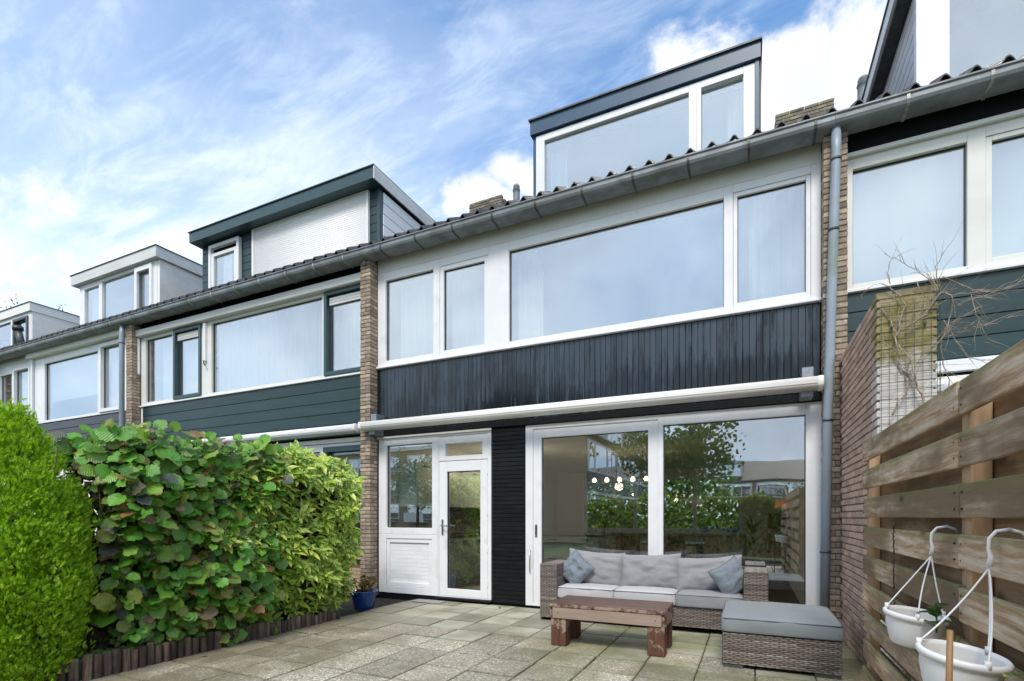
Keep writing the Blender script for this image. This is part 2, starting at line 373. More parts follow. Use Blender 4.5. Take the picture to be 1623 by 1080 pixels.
M['aucuba'] = mk_leaf('spotted_leaf', ((0, (.07, .19, .025)), (.3, (.17, .34, .035)), (.55, (.29, .46, .05)), (.8, (.48, .60, .09)), (.93, (.64, .70, .16)), (1, (.07, .15, .035))), spots=(.62, .68, .16), tr=.28, rough=.36)
M['thuja'] = mk_leaf('conifer_scale', ((0, (.09, .21, .012)), (.35, (.22, .42, .016)), (.7, (.38, .60, .02)), (1, (.56, .72, .04))), tr=.35, rough=.6)
M['ivy'] = mk_leaf('ivy_leaf', ((0, (.06, .11, .025)), (.5, (.15, .22, .045)), (1, (.30, .34, .07))))
M['treeleaf'] = mk_leaf('tree_leaf', ((0, (.05, .10, .025)), (.5, (.09, .15, .035)), (1, (.13, .18, .045))))
M['sedum'] = mk_leaf('sedum_leaf', ((0, (.20, .24, .03)), (.4, (.34, .32, .05)), (.6, (.22, .05, .06)), (.8, (.30, .09, .10)), (1, (.12, .18, .03))))
M['vari'] = mk_leaf('variegated_leaf', ((0, (.04, .11, .03)), (.5, (.06, .15, .03)), (1, (.09, .18, .04))), spots=(.5, .48, .15))
M['plantleaf'] = mk_leaf('house_plant_leaf', ((0, (.03, .08, .02)), (1, (.06, .13, .03))))
M['blueflower'] = pm('blue_flower', (.05, .22, .65), (.08, .3, .8), 20, rough=.7)

def mk_emit(name, c, s):
    m, t, b, out = newmat(name); b.inputs['Base Color'].default_value = c + (1,)
    b.inputs['Emission Color'].default_value = c + (1,); b.inputs['Emission Strength'].default_value = s; return m
M['bulb'] = mk_emit('lit_bulb', (1, .72, .38), 5)
def mk_splash():
    m, t, b, out = newmat('patterned_backsplash')
    v = t.n('ShaderNodeTexCoord').outputs['Object']
    vo = t.n('ShaderNodeTexVoronoi'); t.l(t.scale(v, (0, 1, 1)), vo.inputs['Vector']); vo.inputs['Scale'].default_value = 9; vo.inputs['Randomness'].default_value = 0
    wv = t.math('SINE', t.math('MULTIPLY', vo.outputs['Distance'], 42))
    t.l(t.mix(t.sstep(wv, -.2, .2), (.06, .06, .065), (.32, .31, .30)), b.inputs['Base Color']); b.inputs['Roughness'].default_value = .25; return m
M['splash'] = mk_splash()
def mk_endbrick():
    m, t, b, out = newmat('limewashed_mossy_brick')
    v, r = coords(t)
    p = t.n('ShaderNodeNewGeometry').outputs['Position']; sp = t.n('ShaderNodeSeparateXYZ'); t.l(p, sp.inputs[0])
    c = t.mix(t.noise(v, 14, 5, .6), (.52, .47, .44), (.68, .65, .63))
    n = t.noise(p, 5, 6, .65)
    bare = t.sstep(t.math('ADD', sp.outputs[2], t.math('MULTIPLY', n, .7)), 2.75, 2.95)
    c = t.mix(bare, c, t.mix(t.noise(v, 16, 5, .6), (.30, .235, .14), (.42, .35, .22)))
    alg = t.math('MULTIPLY', t.sstep(t.noise(t.vmath('ADD', p, (3, 1, 2)), 4, 6, .65), .42, .62), t.sstep(t.math('ADD', sp.outputs[2], t.math('MULTIPLY', n, .5)), 2.5, 2.75))
    c = t.mix(t.math('MULTIPLY', alg, .85), c, (.22, .20, .035))
    dk = t.sstep(t.math('ADD', sp.outputs[2], t.math('MULTIPLY', n, .5)), 3.1, 3.25)
    c = t.mix(t.math('MULTIPLY', dk, .6), c, (.05, .045, .025))
    h = t.n('ShaderNodeHueSaturation'); t.l(c, h.inputs['Color']); t.l(t.math('ADD', t.math('MULTIPLY', r, .3), .85), h.inputs['Value'])
    t.l(h.outputs[0], b.inputs['Base Color']); b.inputs['Roughness'].default_value = .92
    bumpn(t, b, t.noise(v, 90, 5, .6), .6, .004); return m
M['endbrick'] = mk_endbrick()
def mk_farbrick():
    m, t, b, out = newmat('far_brickwork')
    g = t.n('ShaderNodeTexCoord').outputs['Object']
    cb = t.n('ShaderNodeCombineXYZ'); sp = t.n('ShaderNodeSeparateXYZ'); t.l(g, sp.inputs[0])
    t.l(t.math('ADD', sp.outputs[0], sp.outputs[1]), cb.inputs[0]); t.l(sp.outputs[2], cb.inputs[1])
    bt = t.n('ShaderNodeTexBrick'); t.l(cb.outputs[0], bt.inputs['Vector']); bt.inputs['Scale'].default_value = 1.0
    bt.inputs['Brick Width'].default_value = .22; bt.inputs['Row Height'].default_value = .0625; bt.inputs['Mortar Size'].default_value = .008
    bt.inputs['Color1'].default_value = (.44, .31, .18, 1); bt.inputs['Color2'].default_value = (.52, .38, .23, 1); bt.inputs['Mortar'].default_value = (.2, .17, .14, 1)
    t.l(bt.outputs[0], b.inputs['Base Color']); b.inputs['Roughness'].default_value = .95; return m
M['farbrick'] = mk_farbrick()

# ------------------------------------------------------------------ object helpers
LOCAL = set()
def thing(name, label, cat, loc=(0, 0, 0), rot=(0, 0, 0), group=None, local=False):
    o = bpy.data.objects.new(name, None); col.objects.link(o); o.empty_display_size = .1
    o.location = loc; o.rotation_euler = rot
    o['label'] = label; o['category'] = cat
    if group: o['group'] = group
    if local: LOCAL.add(o.name)
    return o
def tag(o, label, cat, group=None):
    o['label'] = label; o['category'] = cat
    if group: o['group'] = group
    return o
def adopt(o, parent):
    if parent is None: return
    o.parent = parent
    if parent.type == 'EMPTY' and parent.name not in LOCAL:
        o.matrix_parent_inverse = Matrix.Translation(-Vector(parent.location))
def piece(name, mesh, loc, parent, rot=None, scale=None):
    o = bpy.data.objects.new(name, mesh); col.objects.link(o)
    o.location = loc
    if rot: o.rotation_euler = rot
    if scale: o.scale = scale
    adopt(o, parent); return o

class MB:
    def __init__(s): s.v = []; s.f = []
    def add(s, vs_, fs_):
        k = len(s.v); s.v += [tuple(p) for p in vs_]; s.f += [tuple(i + k for i in q) for q in fs_]; return s
    def box(s, x0, x1, y0, y1, z0, z1):
        return s.add([(x0, y0, z0), (x1, y0, z0), (x1, y1, z0), (x0, y1, z0), (x0, y0, z1), (x1, y0, z1), (x1, y1, z1), (x0, y1, z1)],
                     [(3, 2, 1, 0), (4, 5, 6, 7), (0, 1, 5, 4), (1, 2, 6, 5), (2, 3, 7, 6), (3, 0, 4, 7)])
    def prism(s, prof, x0, x1, axis=0):
        """profile of (a,b) extruded from x0 to x1 along axis (0: a=y,b=z ; 1: a=x,b=z)"""
        n = len(prof)
        def p(x, q): return (x, q[0], q[1]) if axis == 0 else (q[0], x, q[1])
        vs_ = [p(x0, q) for q in prof] + [p(x1, q) for q in prof]
        fs_ = [(i, (i + 1) % n, n + (i + 1) % n, n + i) for i in range(n)]
        fs_ += [tuple(range(n - 1, -1, -1)), tuple(range(n, 2 * n))]
        return s.add(vs_, fs_)
    def tube(s, pts, r, n=8, cap=True):
        pts = [Vector(p) for p in pts]; rs = r if isinstance(r, (list, tuple)) else [r] * len(pts)
        vs_, fs_ = [], []
        prev = None
        for i, p in enumerate(pts):
            t = (pts[min(i + 1, len(pts) - 1)] - pts[max(i - 1, 0)])
            if t.length < 1e-9: t = Vector((0, 0, 1))
            t.normalize()
            if prev is None:
                a = t.orthogonal().normalized()
            else:
                a = prev - t * prev.dot(t)
                a = a.normalized() if a.length > 1e-6 else t.orthogonal().normalized()
            prev = a; b = t.cross(a)
            for k in range(n):
                an = 2 * PI * k / n
                vs_.append(p + (a * math.cos(an) + b * math.sin(an)) * rs[i])
        for i in range(len(pts) - 1):
            for k in range(n):
                fs_.append((i * n + k, i * n + (k + 1) % n, (i + 1) * n + (k + 1) % n, (i + 1) * n + k))
        if cap: fs_ += [tuple(range(n - 1, -1, -1)), tuple(range((len(pts) - 1) * n, len(pts) * n))]
        return s.add(vs_, fs_)
    def lathe(s, prof, c=(0, 0, 0), n=32, m=None):
        """prof: list of (r,z)"""
        vs_, fs_ = [], []
        for r, z in prof:
            for k in range(n):
                a = 2 * PI * k / n; v = Vector((r * math.cos(a), r * math.sin(a), z))
                if m: v = m @ v
                vs_.append(v + Vector(c))
        for i in range(len(prof) - 1):
            for k in range(n):
                fs_.append((i * n + k, i * n + (k + 1) % n, (i + 1) * n + (k + 1) % n, (i + 1) * n + k))
        return s.add(vs_, fs_)
    def mesh(s, name, mat, smooth=False):
        me = bpy.data.meshes.new(name); me.from_pydata(s.v, [], s.f)
        if mat is not None: me.materials.append(M[mat] if isinstance(mat, str) else mat)
        if smooth: me.polygons.foreach_set('use_smooth', [True] * len(me.polygons))
        me.update(); return me
    def build(s, name, mat, parent=None, smooth=False, bevel=0., loc=(0, 0, 0), rot=None, seg=1):
        o = piece(name, s.mesh(name, mat, smooth), loc, parent, rot)
        if bevel:
            b = o.modifiers.new('bevel', 'BEVEL'); b.width = bevel; b.segments = seg; b.limit_method = 'ANGLE'
        return o
def B(*a): return MB().box(*a)
def beveled(dx, dy, dz, bev, mat, name, jit=0., seg=1):
    """box mesh centred on its origin with chamfered edges"""
    bm = bmesh.new(); bmesh.ops.create_cube(bm, size=1)
    for v in bm.verts: v.co = Vector((v.co.x * dx, v.co.y * dy, v.co.z * dz)) + Vector([random.uniform(-jit, jit) for _ in range(3)])
    bmesh.ops.bevel(bm, geom=bm.edges[:], offset=bev, segments=seg, affect='EDGES')
    me = bpy.data.meshes.new(name); bm.to_mesh(me); bm.free()
    me.materials.append(M[mat]); return me
def struct(o): o['kind'] = 'structure'; return o
def stuff(o): o['kind'] = 'stuff'; return o

# ------------------------------------------------------------------ ground
g = MB(); g.box(-400, 400, -400, 400, -.5, -.09); struct(g.build('ground', 'lawn'))
pat = B(-4.72, .80, -9.0, -.02, -.3, -.035).build('patio', 'asph'); struct(pat)
P = .433
TA = [beveled(P - .007, P - .007, .05, .004, 'tile_a', 'tile_aggregate') for _ in range(2)]
TS = [beveled(P - .007, P - .007, .05, .004, 'tile_s', 'tile_smooth') for _ in range(2)]
for i in range(-4, 9):
    for j in range(-1, 17):
        x = -3.0 + P * (i + .5); y = -.755 - P * (j + .5) + P * 0
        rr = random.Random(i * 91 + j * 7)
        if j < 0:
            y = -.755 + P * .5
        ms = TS if j < 2 else TA
        if j == 2 and rr.random() < .25: ms = TS
        piece('paving_tile', ms[rr.randrange(2)], (x + rr.uniform(-.002, .002), y + rr.uniform(-.002, .002), -.025 + rr.uniform(-.0035, .0035)), pat,
              (rr.uniform(-.006, .006), rr.uniform(-.006, .006), rr.choice((0, PI / 2, PI)) + rr.uniform(-.006, .006)))
me_cut = beveled(P - .007, .31, .05, .004, 'tile_s', 'tile_cut')
for i in range(-4, 9):
    piece('paving_tile', me_cut, (-3.0 + P * (i + .5), -.16, -.026 + random.uniform(-.003, .003)), pat)
ms_ = MB(); rm_ = random.Random(77)
for q in range(5200):
    if rm_.random() < .5: x = -3.0 + P * rm_.randint(-4, 9) + rm_.gauss(0, .003); y = rm_.uniform(-4.6, -.05)
    else: x = rm_.uniform(-4.65, .75); y = -.755 - P * rm_.randint(-1, 9) + rm_.gauss(0, .003)
    if noise.noise(Vector((x * 1.3, y * 1.3, 5))) + (.25 if x > -1.8 or x < -4.2 else 0) < rm_.uniform(-.1, .5): continue
    r_ = rm_.uniform(.003, .009); a = rm_.uniform(0, 6.28)
    ms_.add([(x + r_ * math.cos(a + k * 2.09), y + r_ * math.sin(a + k * 2.09), -.006) for k in range(3)] + [(x, y, rm_.uniform(.001, .007))], [(0, 1, 3), (1, 2, 3), (2, 0, 3)])
stuff(ms_.build('joint_moss', 'moss', pat))
struct(B(-5.9, -4.7, -9, -.05, -.4, -.03).build('planting_bed', 'soil'))

# ------------------------------------------------------------------ bricks
BK = {}
def brick_meshes(mat):
    if mat in BK: return BK[mat]
    d_ = {k: [beveled(a, b, .050, .004, mat, 'brick_' + k, .0025) for _ in range(3)] for k, (a, b) in
          dict(S=(.203, .098), T=(.203, .072), H=(.0965, .178), L=(.098, .208), W=(.25, .098), N=(.14, .098), C=(.21, .098), Q=(.098, .098)).items()}
    BK[mat] = d_; return d_
def pier(house, x0, y0, y1, z0, z1, w_=.205, mat='brick'):
    cx = x0 + w_ / 2
    core = B(x0 + .007, x0 + w_ - .007, y0 + .007, y1, z0, z1).build('brick_pier', 'mortar', house)
    k = 0; z = z0 + .031; bm_ = brick_meshes(mat); s_ = w_ / .205
    while z + .02 < z1:
        r = random.random
        j = lambda a=.002: random.uniform(-a, a)
        if k % 2 == 0:
            piece('brick', random.choice(bm_['S']), (cx + j(), y0 + .05 + j(.003), z), core, None, (s_, 1, 1))
            piece('brick', random.choice(bm_['T']), (cx + j(), y0 + .05 + .098 / 2 + .009 + .036, z), core, None, (s_, 1, 1))
        else:
            piece('brick', random.choice(bm_['H']), (cx - w_ / 4 + j(), y0 + .09 + j(.003), z), core, None, (s_, 1, 1))
            piece('brick', random.choice(bm_['H']), (cx + w_ / 4 + j(), y0 + .09 + j(.003), z), core, None, (s_, 1, 1))
        z += .0625; k += 1
    return core

# ------------------------------------------------------------------ windows
def frame_boxes(mb, X0, X1, Z0, Z1, ops, y0, y1):
    ops = sorted(ops); xs = [X0] + [e for o in ops for e in (o[0], o[1])] + [X1]
    for k in range(0, len(xs), 2): mb.box(xs[k], xs[k + 1], y0, y1, Z0, Z1)
    for a, b, c, d_ in ops:
        if c > Z0: mb.box(a, b, y0, y1, Z0, c)
        if d_ < Z1: mb.box(a, b, y0, y1, d_, Z1)
    return mb
def window(house, name, X0, X1, Z0, Z1, ops, y=0., depth=.10, mat='pvc', glass='glassup', sash=(), sashmat=None, label=None, gy=.055):
    fr = frame_boxes(MB(), X0, X1, Z0, Z1, ops, y, y + depth).build(name, mat, house, bevel=.005, seg=2)
    if label: fr['label'] = label
    for k, (a, b, c, d_) in enumerate(ops):
        if k in sash:
            w_ = sash[k]; yo = y + .012 if w_ > 0 else y - .03; w_ = abs(w_)
            frame_boxes(MB(), a + .002, b - .002, c + .002, d_ - .002, [(a + w_, b - w_, c + w_, d_ - w_)], yo, y + depth - .004).build('sash', sashmat or mat, fr, bevel=.004, seg=2)
            a, b, c, d_ = a + w_, b - w_, c + w_, d_ - w_
        # dark glazing gasket then the pane
        frame_boxes(MB(), a, b, c, d_, [(a + .008, b - .008, c + .008, d_ - .008)], y + gy - .012, y + gy + .02).build('gasket', 'dark', fr)
        B(a + .004, b - .004, y + gy, y + gy + .006, c + .004, d_ - .004).build('pane', glass, fr)
    return fr
def curtain(label, x0, x1, z0, z1, y, amp=.022, pitch=.11, mat='curtain', name='curtain', group=None):
    n = max(8, int((x1 - x0) / .012)); mb = MB(); rn = random.Random(x0 * 17.3)
    ph = [rn.uniform(0, 6) for _ in range(4)]
    vs_ = []
    rows = 7
    for j in range(rows):
        q = j / (rows - 1)
        for i in range(n + 1):
            x = x0 + (x1 - x0) * i / n
            yy = y + amp * (math.sin(2 * PI * x / pitch + ph[0] + .5 * math.sin(x * 5 + ph[1] + q)) + .5 * math.sin(2 * PI * x / (pitch * 2.7) + ph[2] + q * .6)) * (.7 + .3 * q)
            vs_.append((x, yy, z1 + (z0 - z1) * q))
    fs_ = [(j * (n + 1) + i, j * (n + 1) + i + 1, (j + 1) * (n + 1) + i + 1, (j + 1) * (n + 1) + i) for j in range(rows - 1) for i in range(n)]
    o = mb.add(vs_, fs_).build(name, mat, None, smooth=True)
    return tag(o, label, 'curtain', group)

# ------------------------------------------------------------------ roof, gutter, dormer
TP = .235
SL = math.tan(R(30))
def tile_prof(u):
    """u in 0..1 across a tile: flat pan then a round roll"""
    return -.012 * math.sin(PI * min(1, u / .62)) if u < .62 else .058 * math.sin(PI * (u - .62) / .38)
tm = MB(); nu = 12; vs_ = []
for yy in (0., .40):
    for th in (0., -.016):
        for i in range(nu + 1):
            u = i / nu; vs_.append(((u - .5) * (TP + .012), yy, yy * SL + tile_prof(u) + th))
n1 = nu + 1; fs_ = []
for i in range(nu):
    fs_ += [(i, i + 1, 2 * n1 + i + 1, 2 * n1 + i), (n1 + i + 1, n1 + i, 3 * n1 + i, 3 * n1 + i + 1), (n1 + i, n1 + i + 1, i + 1, i), (2 * n1 + i, 2 * n1 + i + 1, 3 * n1 + i + 1, 3 * n1 + i)]
tm.add(vs_, fs_); TILE = tm.mesh('roof_tile', 'rooftile', True)
try: TILE.set_sharp_from_angle(angle=R(40))
except Exception: pass
EZ, EY = 5.535, -.20
def roof(house, x0, x1):
    nt = int(round((x1 - x0) / TP)); tp = (x1 - x0) / nt
    mb = MB(); vs_ = []; fs_ = []; k = 5; cols = nt * k + 1
    rows = []
    nc = 13
    for c in range(nc):
        ya = EY + .30 + c * .335
        rows += [(ya, .022 if c else .0), (ya + .335, .0)]
    for yy, lift in rows:
        for i in range(cols):
            vs_.append((x0 + (x1 - x0) * i / (cols - 1), yy, EZ + (yy - EY) * SL + lift + tile_prof((i % k) / k)))
    for r_ in range(len(rows) - 1):
        for i in range(cols - 1): fs_.append((r_ * cols + i, r_ * cols + i + 1, (r_ + 1) * cols + i + 1, (r_ + 1) * cols + i))
    yr = rows[-1][0]; zr = EZ + (yr - EY) * SL
    mb.add(vs_, fs_)
    rf = mb.build('roof', 'rooftile', house, smooth=False)
    # rear slope and boarding below the tiles
    B(x0, x1, 0, 0, 0, 0)
    u = MB(); u.add([(x0, yr, zr), (x1, yr, zr), (x1, 8.8, 5.45), (x0, 8.8, 5.45)], [(0, 1, 2, 3)])
    u.prism([(EY + .14, EZ - .03 + .14 * SL), (EY + .14, EZ - .09 + .14 * SL), (yr, zr - .12), (yr, zr - .06)], x0, x1)
    u.build('rear_slope', 'rooftile', rf)
    MB().tube([(x0, yr, zr + .03), (x1, yr, zr + .03)], .11, 10).build('ridge_tile', 'rooftile', rf, True)
    for i in range(nt):
        piece('roof_tile', TILE, (x0 + (i + .5) * tp, EY - .075 + random.uniform(-.006, .006), EZ + .022 + random.uniform(-.003, .003)), rf, (0, random.uniform(-.012, .012), random.uniform(-.01, .01)))
    return rf
GP = [(-.325, 5.515), (-.34, 5.505), (-.34, 5.49), (-.325, 5.48), (-.325, 5.435), (-.312, 5.405), (-.285, 5.39), (-.10, 5.375), (-.085, 5.385), (-.085, 5.50), (-.09, 5.50), (-.09, 5.40), (-.28, 5.41), (-.30, 5.425), (-.31, 5.45), (-.31, 5.515)]
def gutter(house, x0, x1, strap='strap', off=.2):
    gt = MB().prism(GP[::-1], x0, x1).build('gutter', 'zinc', house)
    SP = [(-.331, 5.483), (-.331, 5.434), (-.317, 5.399), (-.286, 5.383), (-.09, 5.368), (-.09, 5.378), (-.285, 5.392), (-.31, 5.405), (-.323, 5.436), (-.323, 5.483)]
    x = x0 + off
    while x < x1 - .05:
        MB().prism(SP[::-1], x - .014, x + .014).build('gutter_bracket', strap, gt); x += .645
    return gt
def shell(house, x0, x1, openrear=None, openfloor=True):
    """party walls, rear wall, floors: what closes the house off behind its windows"""
    B(x0 - .02, x0 + .06, .12, 8.4, 0, 5.35).build('party_wall', 'plaster', house)
    B(x1 - .06, x1 + .02, .12, 8.4, 0, 5.35).build('party_wall', 'plaster', house)
    B(x0 + .06, x1 - .06, .06, 8.4, -.06, .02).build('ground_floor', 'floorwood', house)
    B(x0 + .06, x1 - .06, .13, 8.4, 2.62, 2.95).build('upper_floor', 'plaster', house)
    B(x0 + .06, x1 - .06, .13, 8.4, 5.26, 5.34).build('attic_floor', 'plaster', house)
    if openrear is None:
        B(x0 + .06, x1 - .06, 8.3, 8.5, .02, 5.26).build('rear_wall', 'plaster', house)
    else:
        mb = MB(); frame_boxes(mb, x0 + .06, x1 - .06, .02, 5.26, openrear, 8.3, 8.5); mb.build('rear_wall', 'plaster', house)
def downpipe(house, pts, r=.038, mat='pipe', clips=()):
    dp = MB().tube(pts, r, 16).build('downpipe', mat, house, True)
    for z, x, y in clips: MB().tube([(x, y, z - .012), (x, y, z + .012)], r + .006, 16).build('pipe_clip', 'strap', dp, True)
    return dp
def board_row(parent, x0, x1, z0, z1, pitch, y, mat, gap=.006, thick=.018, name='board', bev=.004):
    n = max(1, round((z1 - z0) / pitch)); p = (z1 - z0) / n
    me = beveled(x1 - x0, thick, p - gap, bev, mat, 'board')
    for k in range(n): piece(name, me, ((x0 + x1) / 2, y + thick / 2 + random.uniform(0, .0015), z0 + (k + .5) * p), parent)
def chimney(house, cx, cy, w_, dpt, ztop, z0):
    ch = B(cx - w_ / 2 + .01, cx + w_ / 2 - .01, cy - dpt / 2 + .01, cy + dpt / 2, z0, ztop - .06).build('chimney', 'mortar', house)
    z = ztop - .031; k = 0; bm_ = brick_meshes('chimbrick')
    while z > z0 + .3:
        n = int(w_ / .215); p = w_ / n
        for i in range(n):
            ox = 0 if k % 2 == 0 else p / 2
            xx = cx - w_ / 2 + (i + .5) * p + ox
            if i == n - 1 and k % 2: continue
            piece('brick', random.choice(bm_['S']), (xx, cy - dpt / 2 + .05 + random.uniform(-.004, .004), z), ch, None, ((p - .012) / .203, 1, 1))
        if k % 2:
            for xx in (cx - w_ / 2 + p / 4, cx + w_ / 2 - p / 4): piece('brick', random.choice(bm_['Q']), (xx, cy - dpt / 2 + .05, z), ch)
        for yy in (cy, cy + .22):
            if yy < cy + dpt / 2:
                for xx in (cx - w_ / 2 + .05, cx + w_ / 2 - .05): piece('brick', bm_['L'][k % 3], (xx, yy, z), ch)
        z -= .0625; k += 1
    MB().lathe([(.0, .1), (.07, .1), (.09, .07), (.08, 0), (.06, -.06)], (cx, cy, ztop), 16).build('cowl', 'alu', ch, True)
    return ch
def vent(house, x, y, z0, z1, r=.06, mat='strap'):
    MB().lathe([(r * 1.15, z0 - z1), (r, -.22), (r, -.14), (r * 1.15, -.13), (r * .9, -.05), (r * 1.0, -.04), (r * .8, 0), (0, .0)], (x, y, z1), 18).build('vent_pipe', mat, house, True)
def awning(label, x0, x1, z, y, plates=True, mat='pvc', rz=.066, ry=.085):
    t = thing('awning', label, 'awning', ((x0 + x1) / 2, y, z - rz))
    se = lambda v: math.copysign(abs(v) ** .62, v)
    prof = [(y + ry * se(math.cos(a)), z + rz * se(math.sin(a)) - .010 * se(math.cos(a))) for a in [2 * PI * k / 28 for k in range(28)]]
    MB().prism(prof, x0 + .05, x1 - .05).build('cassette', mat, t, True)
    B(x0 + .06, x1 - .06, y - ry - .004, y - ry + .01, z - .012, z - .006).build('front_seam', 'alu', t)
    for xa, xb in ((x0, x0 + .052), (x1 - .052, x1)):
        MB().prism([(p[0] * 1 + (p[0] - y) * .06, p[1] + (p[1] - z) * .06) for p in prof], xa, xb).build('end_cap', mat, t, True, bevel=.01, seg=2)
    B(x0 + .03, x1 - .03, y - .055, y - .03, z + rz * .78, z + rz * .78 + .012).build('valance_rail', 'alu', t)
    if plates:
        for xx in (x0 + .20, x1 - .14):
            B(xx - .055, xx + .055, y + .05, -.012, z + .03, z + .20).build('bracket_plate', 'galv', t, bevel=.004)
            B(xx - .07, xx + .05, y + .02, -.012, z - .13, z - .04).build('bracket_foot', 'galv', t, bevel=.004)
    return t
def sharp(o, a=40):
    try: o.data.set_sharp_from_angle(angle=R(a))
    except Exception: pass
    return o

# ================================================================== house in the middle
HA = thing('terraced_house', 'middle house with wet black vertical boarding, glazed back door and wide sliding door', 'house', (-2.4, 0, 0))
shell(HA, -5.5, .71, [(-4.6, -.2, .85, 2.45)])
pier(HA, -5.706, -.18, .1, 0, 5.42)
window(HA, 'upper_window', -5.496, .708, 3.70, 5.215, [(-5.339, -4.422, 3.789, 5.085), (-4.31, -3.47, 3.74, 5.10), (-3.136, -.294, 3.782, 5.087), (-.191, .61, 3.76, 5.12)],
       sash={1: .068, 3: .048})
B(-5.498, .71, -.045, .09, 3.668, 3.70).build('window_sill', 'pvc', HA, bevel=.006)
B(-5.496, .708, .004, .1, 5.218, 5.44).build('head_panel', 'cream', HA, bevel=.003)
B(-5.5, .71, -.09, .1, 5.441, 5.50).build('soffit', 'blackmatt', HA)
clad = B(-5.496, .708, .021, .12, 2.56, 3.667).build('cladding', 'blackmatt', HA)
n = 86; p_ = (6.145) / n
bmesh_v = beveled(p_ - .002, .02, 1.0, .0035, 'wet', 'vertical_board')
for k in range(n):
    piece('vertical_board', bmesh_v, (-5.445 + (k + .5) * p_, .010 + random.uniform(-.0015, .0015), 3.155), clad, (random.uniform(-.001, .001), 0, random.uniform(-.02, .02)))
B(-5.496, -5.45, .0, .02, 2.66, 3.665).build('corner_trim', 'black', clad)
B(-5.49, .705, -.035, .02, 2.566, 2.652).build('lintel_board', 'black', HA, bevel=.004)
B(-5.49, .72, .02, .12, -.05, .06).build('plinth', 'blackmatt', HA)
# side light with lower panel
window(HA, 'side_window', -5.475, -4.347, 1.0, 2.53, [(-5.325, -4.446, 1.102, 2.419)], glass='glass')
lp = frame_boxes(MB(), -5.475, -4.347, .06, .998, [(-5.325, -4.446, .17, .93)], 0, .1).build('lower_panel', 'pvc', HA, bevel=.005, seg=2)
frame_boxes(MB(), -5.322, -4.449, .173, .927, [(-5.262, -4.509, .235, .865)], .012, .08).build('panel_bead', 'pvc', lp, bevel=.006, seg=2)
board_row(lp, -5.262, -4.509, .235, .865, .063, .035, 'pvc', .002, .015, 'panel_board', .001)
# back door
dfr = frame_boxes(MB(), -4.345, -3.422, .06, 2.53, [(-4.322, -3.478, .072, 2.50)], .0, .1).build('door_frame', 'pvc', HA, bevel=.005, seg=2)
frame_boxes(MB(), -4.32, -3.48, 2.125, 2.498, [(-4.213, -3.571, 2.195, 2.385)], .006, .09).build('transom', 'pvc', dfr, bevel=.004, seg=2)
B(-4.21, -3.574, .05, .056, 2.198, 2.382).build('pane', 'glass', dfr)
door = frame_boxes(MB(), -4.318, -3.482, .075, 2.115, [(-4.179, -3.602, .19, 1.96)], .004, .07).build('back_door', 'pvc', HA, bevel=.005, seg=2)
frame_boxes(MB(), -4.179, -3.602, .19, 1.96, [(-4.169, -3.612, .2, 1.95)], .03, .06).build('gasket', 'dark', door)
B(-4.175, -3.606, .045, .051, .194, 1.956).build('pane', 'glass', door)
hd = MB(); hd.box(-4.268, -4.236, -.006, .004, 1.0, 1.235)
hd.tube([(-4.252, -.004, 1.14), (-4.252, -.055, 1.14), (-4.242, -.062, 1.14), (-4.12, -.06, 1.137)], .010, 10)
hd.build('door_handle', 'steel', door, bevel=.003)
for z in (.25, .75, 1.3, 1.9): B(-3.49, -3.47, -.012, .01, z, z + .09).build('hinge', 'pvc', door, bevel=.003)
B(-5.49, -3.41, -.028, .1, 2.532, 2.564).build('head_trim', 'cream', HA, bevel=.003)
B(-4.36, -3.4, -.05, .02, .03, .058).build('door_step', 'black', HA, bevel=.004)
# black boards between the doors
bb = B(-3.415, -2.88, .021, .12, .0, 2.566).build('black_panel', 'blackmatt', HA)
board_row(bb, -3.408, -2.884, .03, 2.555, .061, .0, 'black', .005, .02)
# sliding door
sd = window(HA, 'sliding_door', -2.876, .724, .03, 2.56, [(-2.765, -1.058, .065, 2.50), (-.995, .56, .13, 2.424)], sash={0: .125}, glass='glass')
B(-2.735, -2.70, .0, .016, .99, 1.17).build('door_pull', 'steel', sd, bevel=.006)
B(-2.727, -2.708, -.002, .003, 1.02, 1.14).build('pull_recess', 'dark', sd)
MB().tube([(-2.80, -.004, .50), (-2.80, -.03, .505), (-2.80, -.03, .80), (-2.80, -.004, .805)], .007, 8).build('bar_handle', 'steel', sd, True)
roof(HA, -5.6, .82); gutter(HA, -5.6, .80, 'strap', .42)
chimney(HA, -5.56, 4.1, .86, .55, 8.62, 7.5)
vent(HA, -4.66, 3.6, 7.5, 8.56, .075, 'zinc')
downpipe(HA, [(.82, -.235, 5.40), (.82, -.24, 5.16), (.80, -.24, 4.4), (.745, -.24, 2.4), (.712, -.24, .0)], .047, 'pipe', ((5.06, .818, -.24), (4.32, .797, -.24), (2.3, .744, -.24), (.9, .722, -.24)))
awning('long cream awning cassette over the sliding door of the middle house', -5.60, .70, 2.70, -.27, mat='awncream')
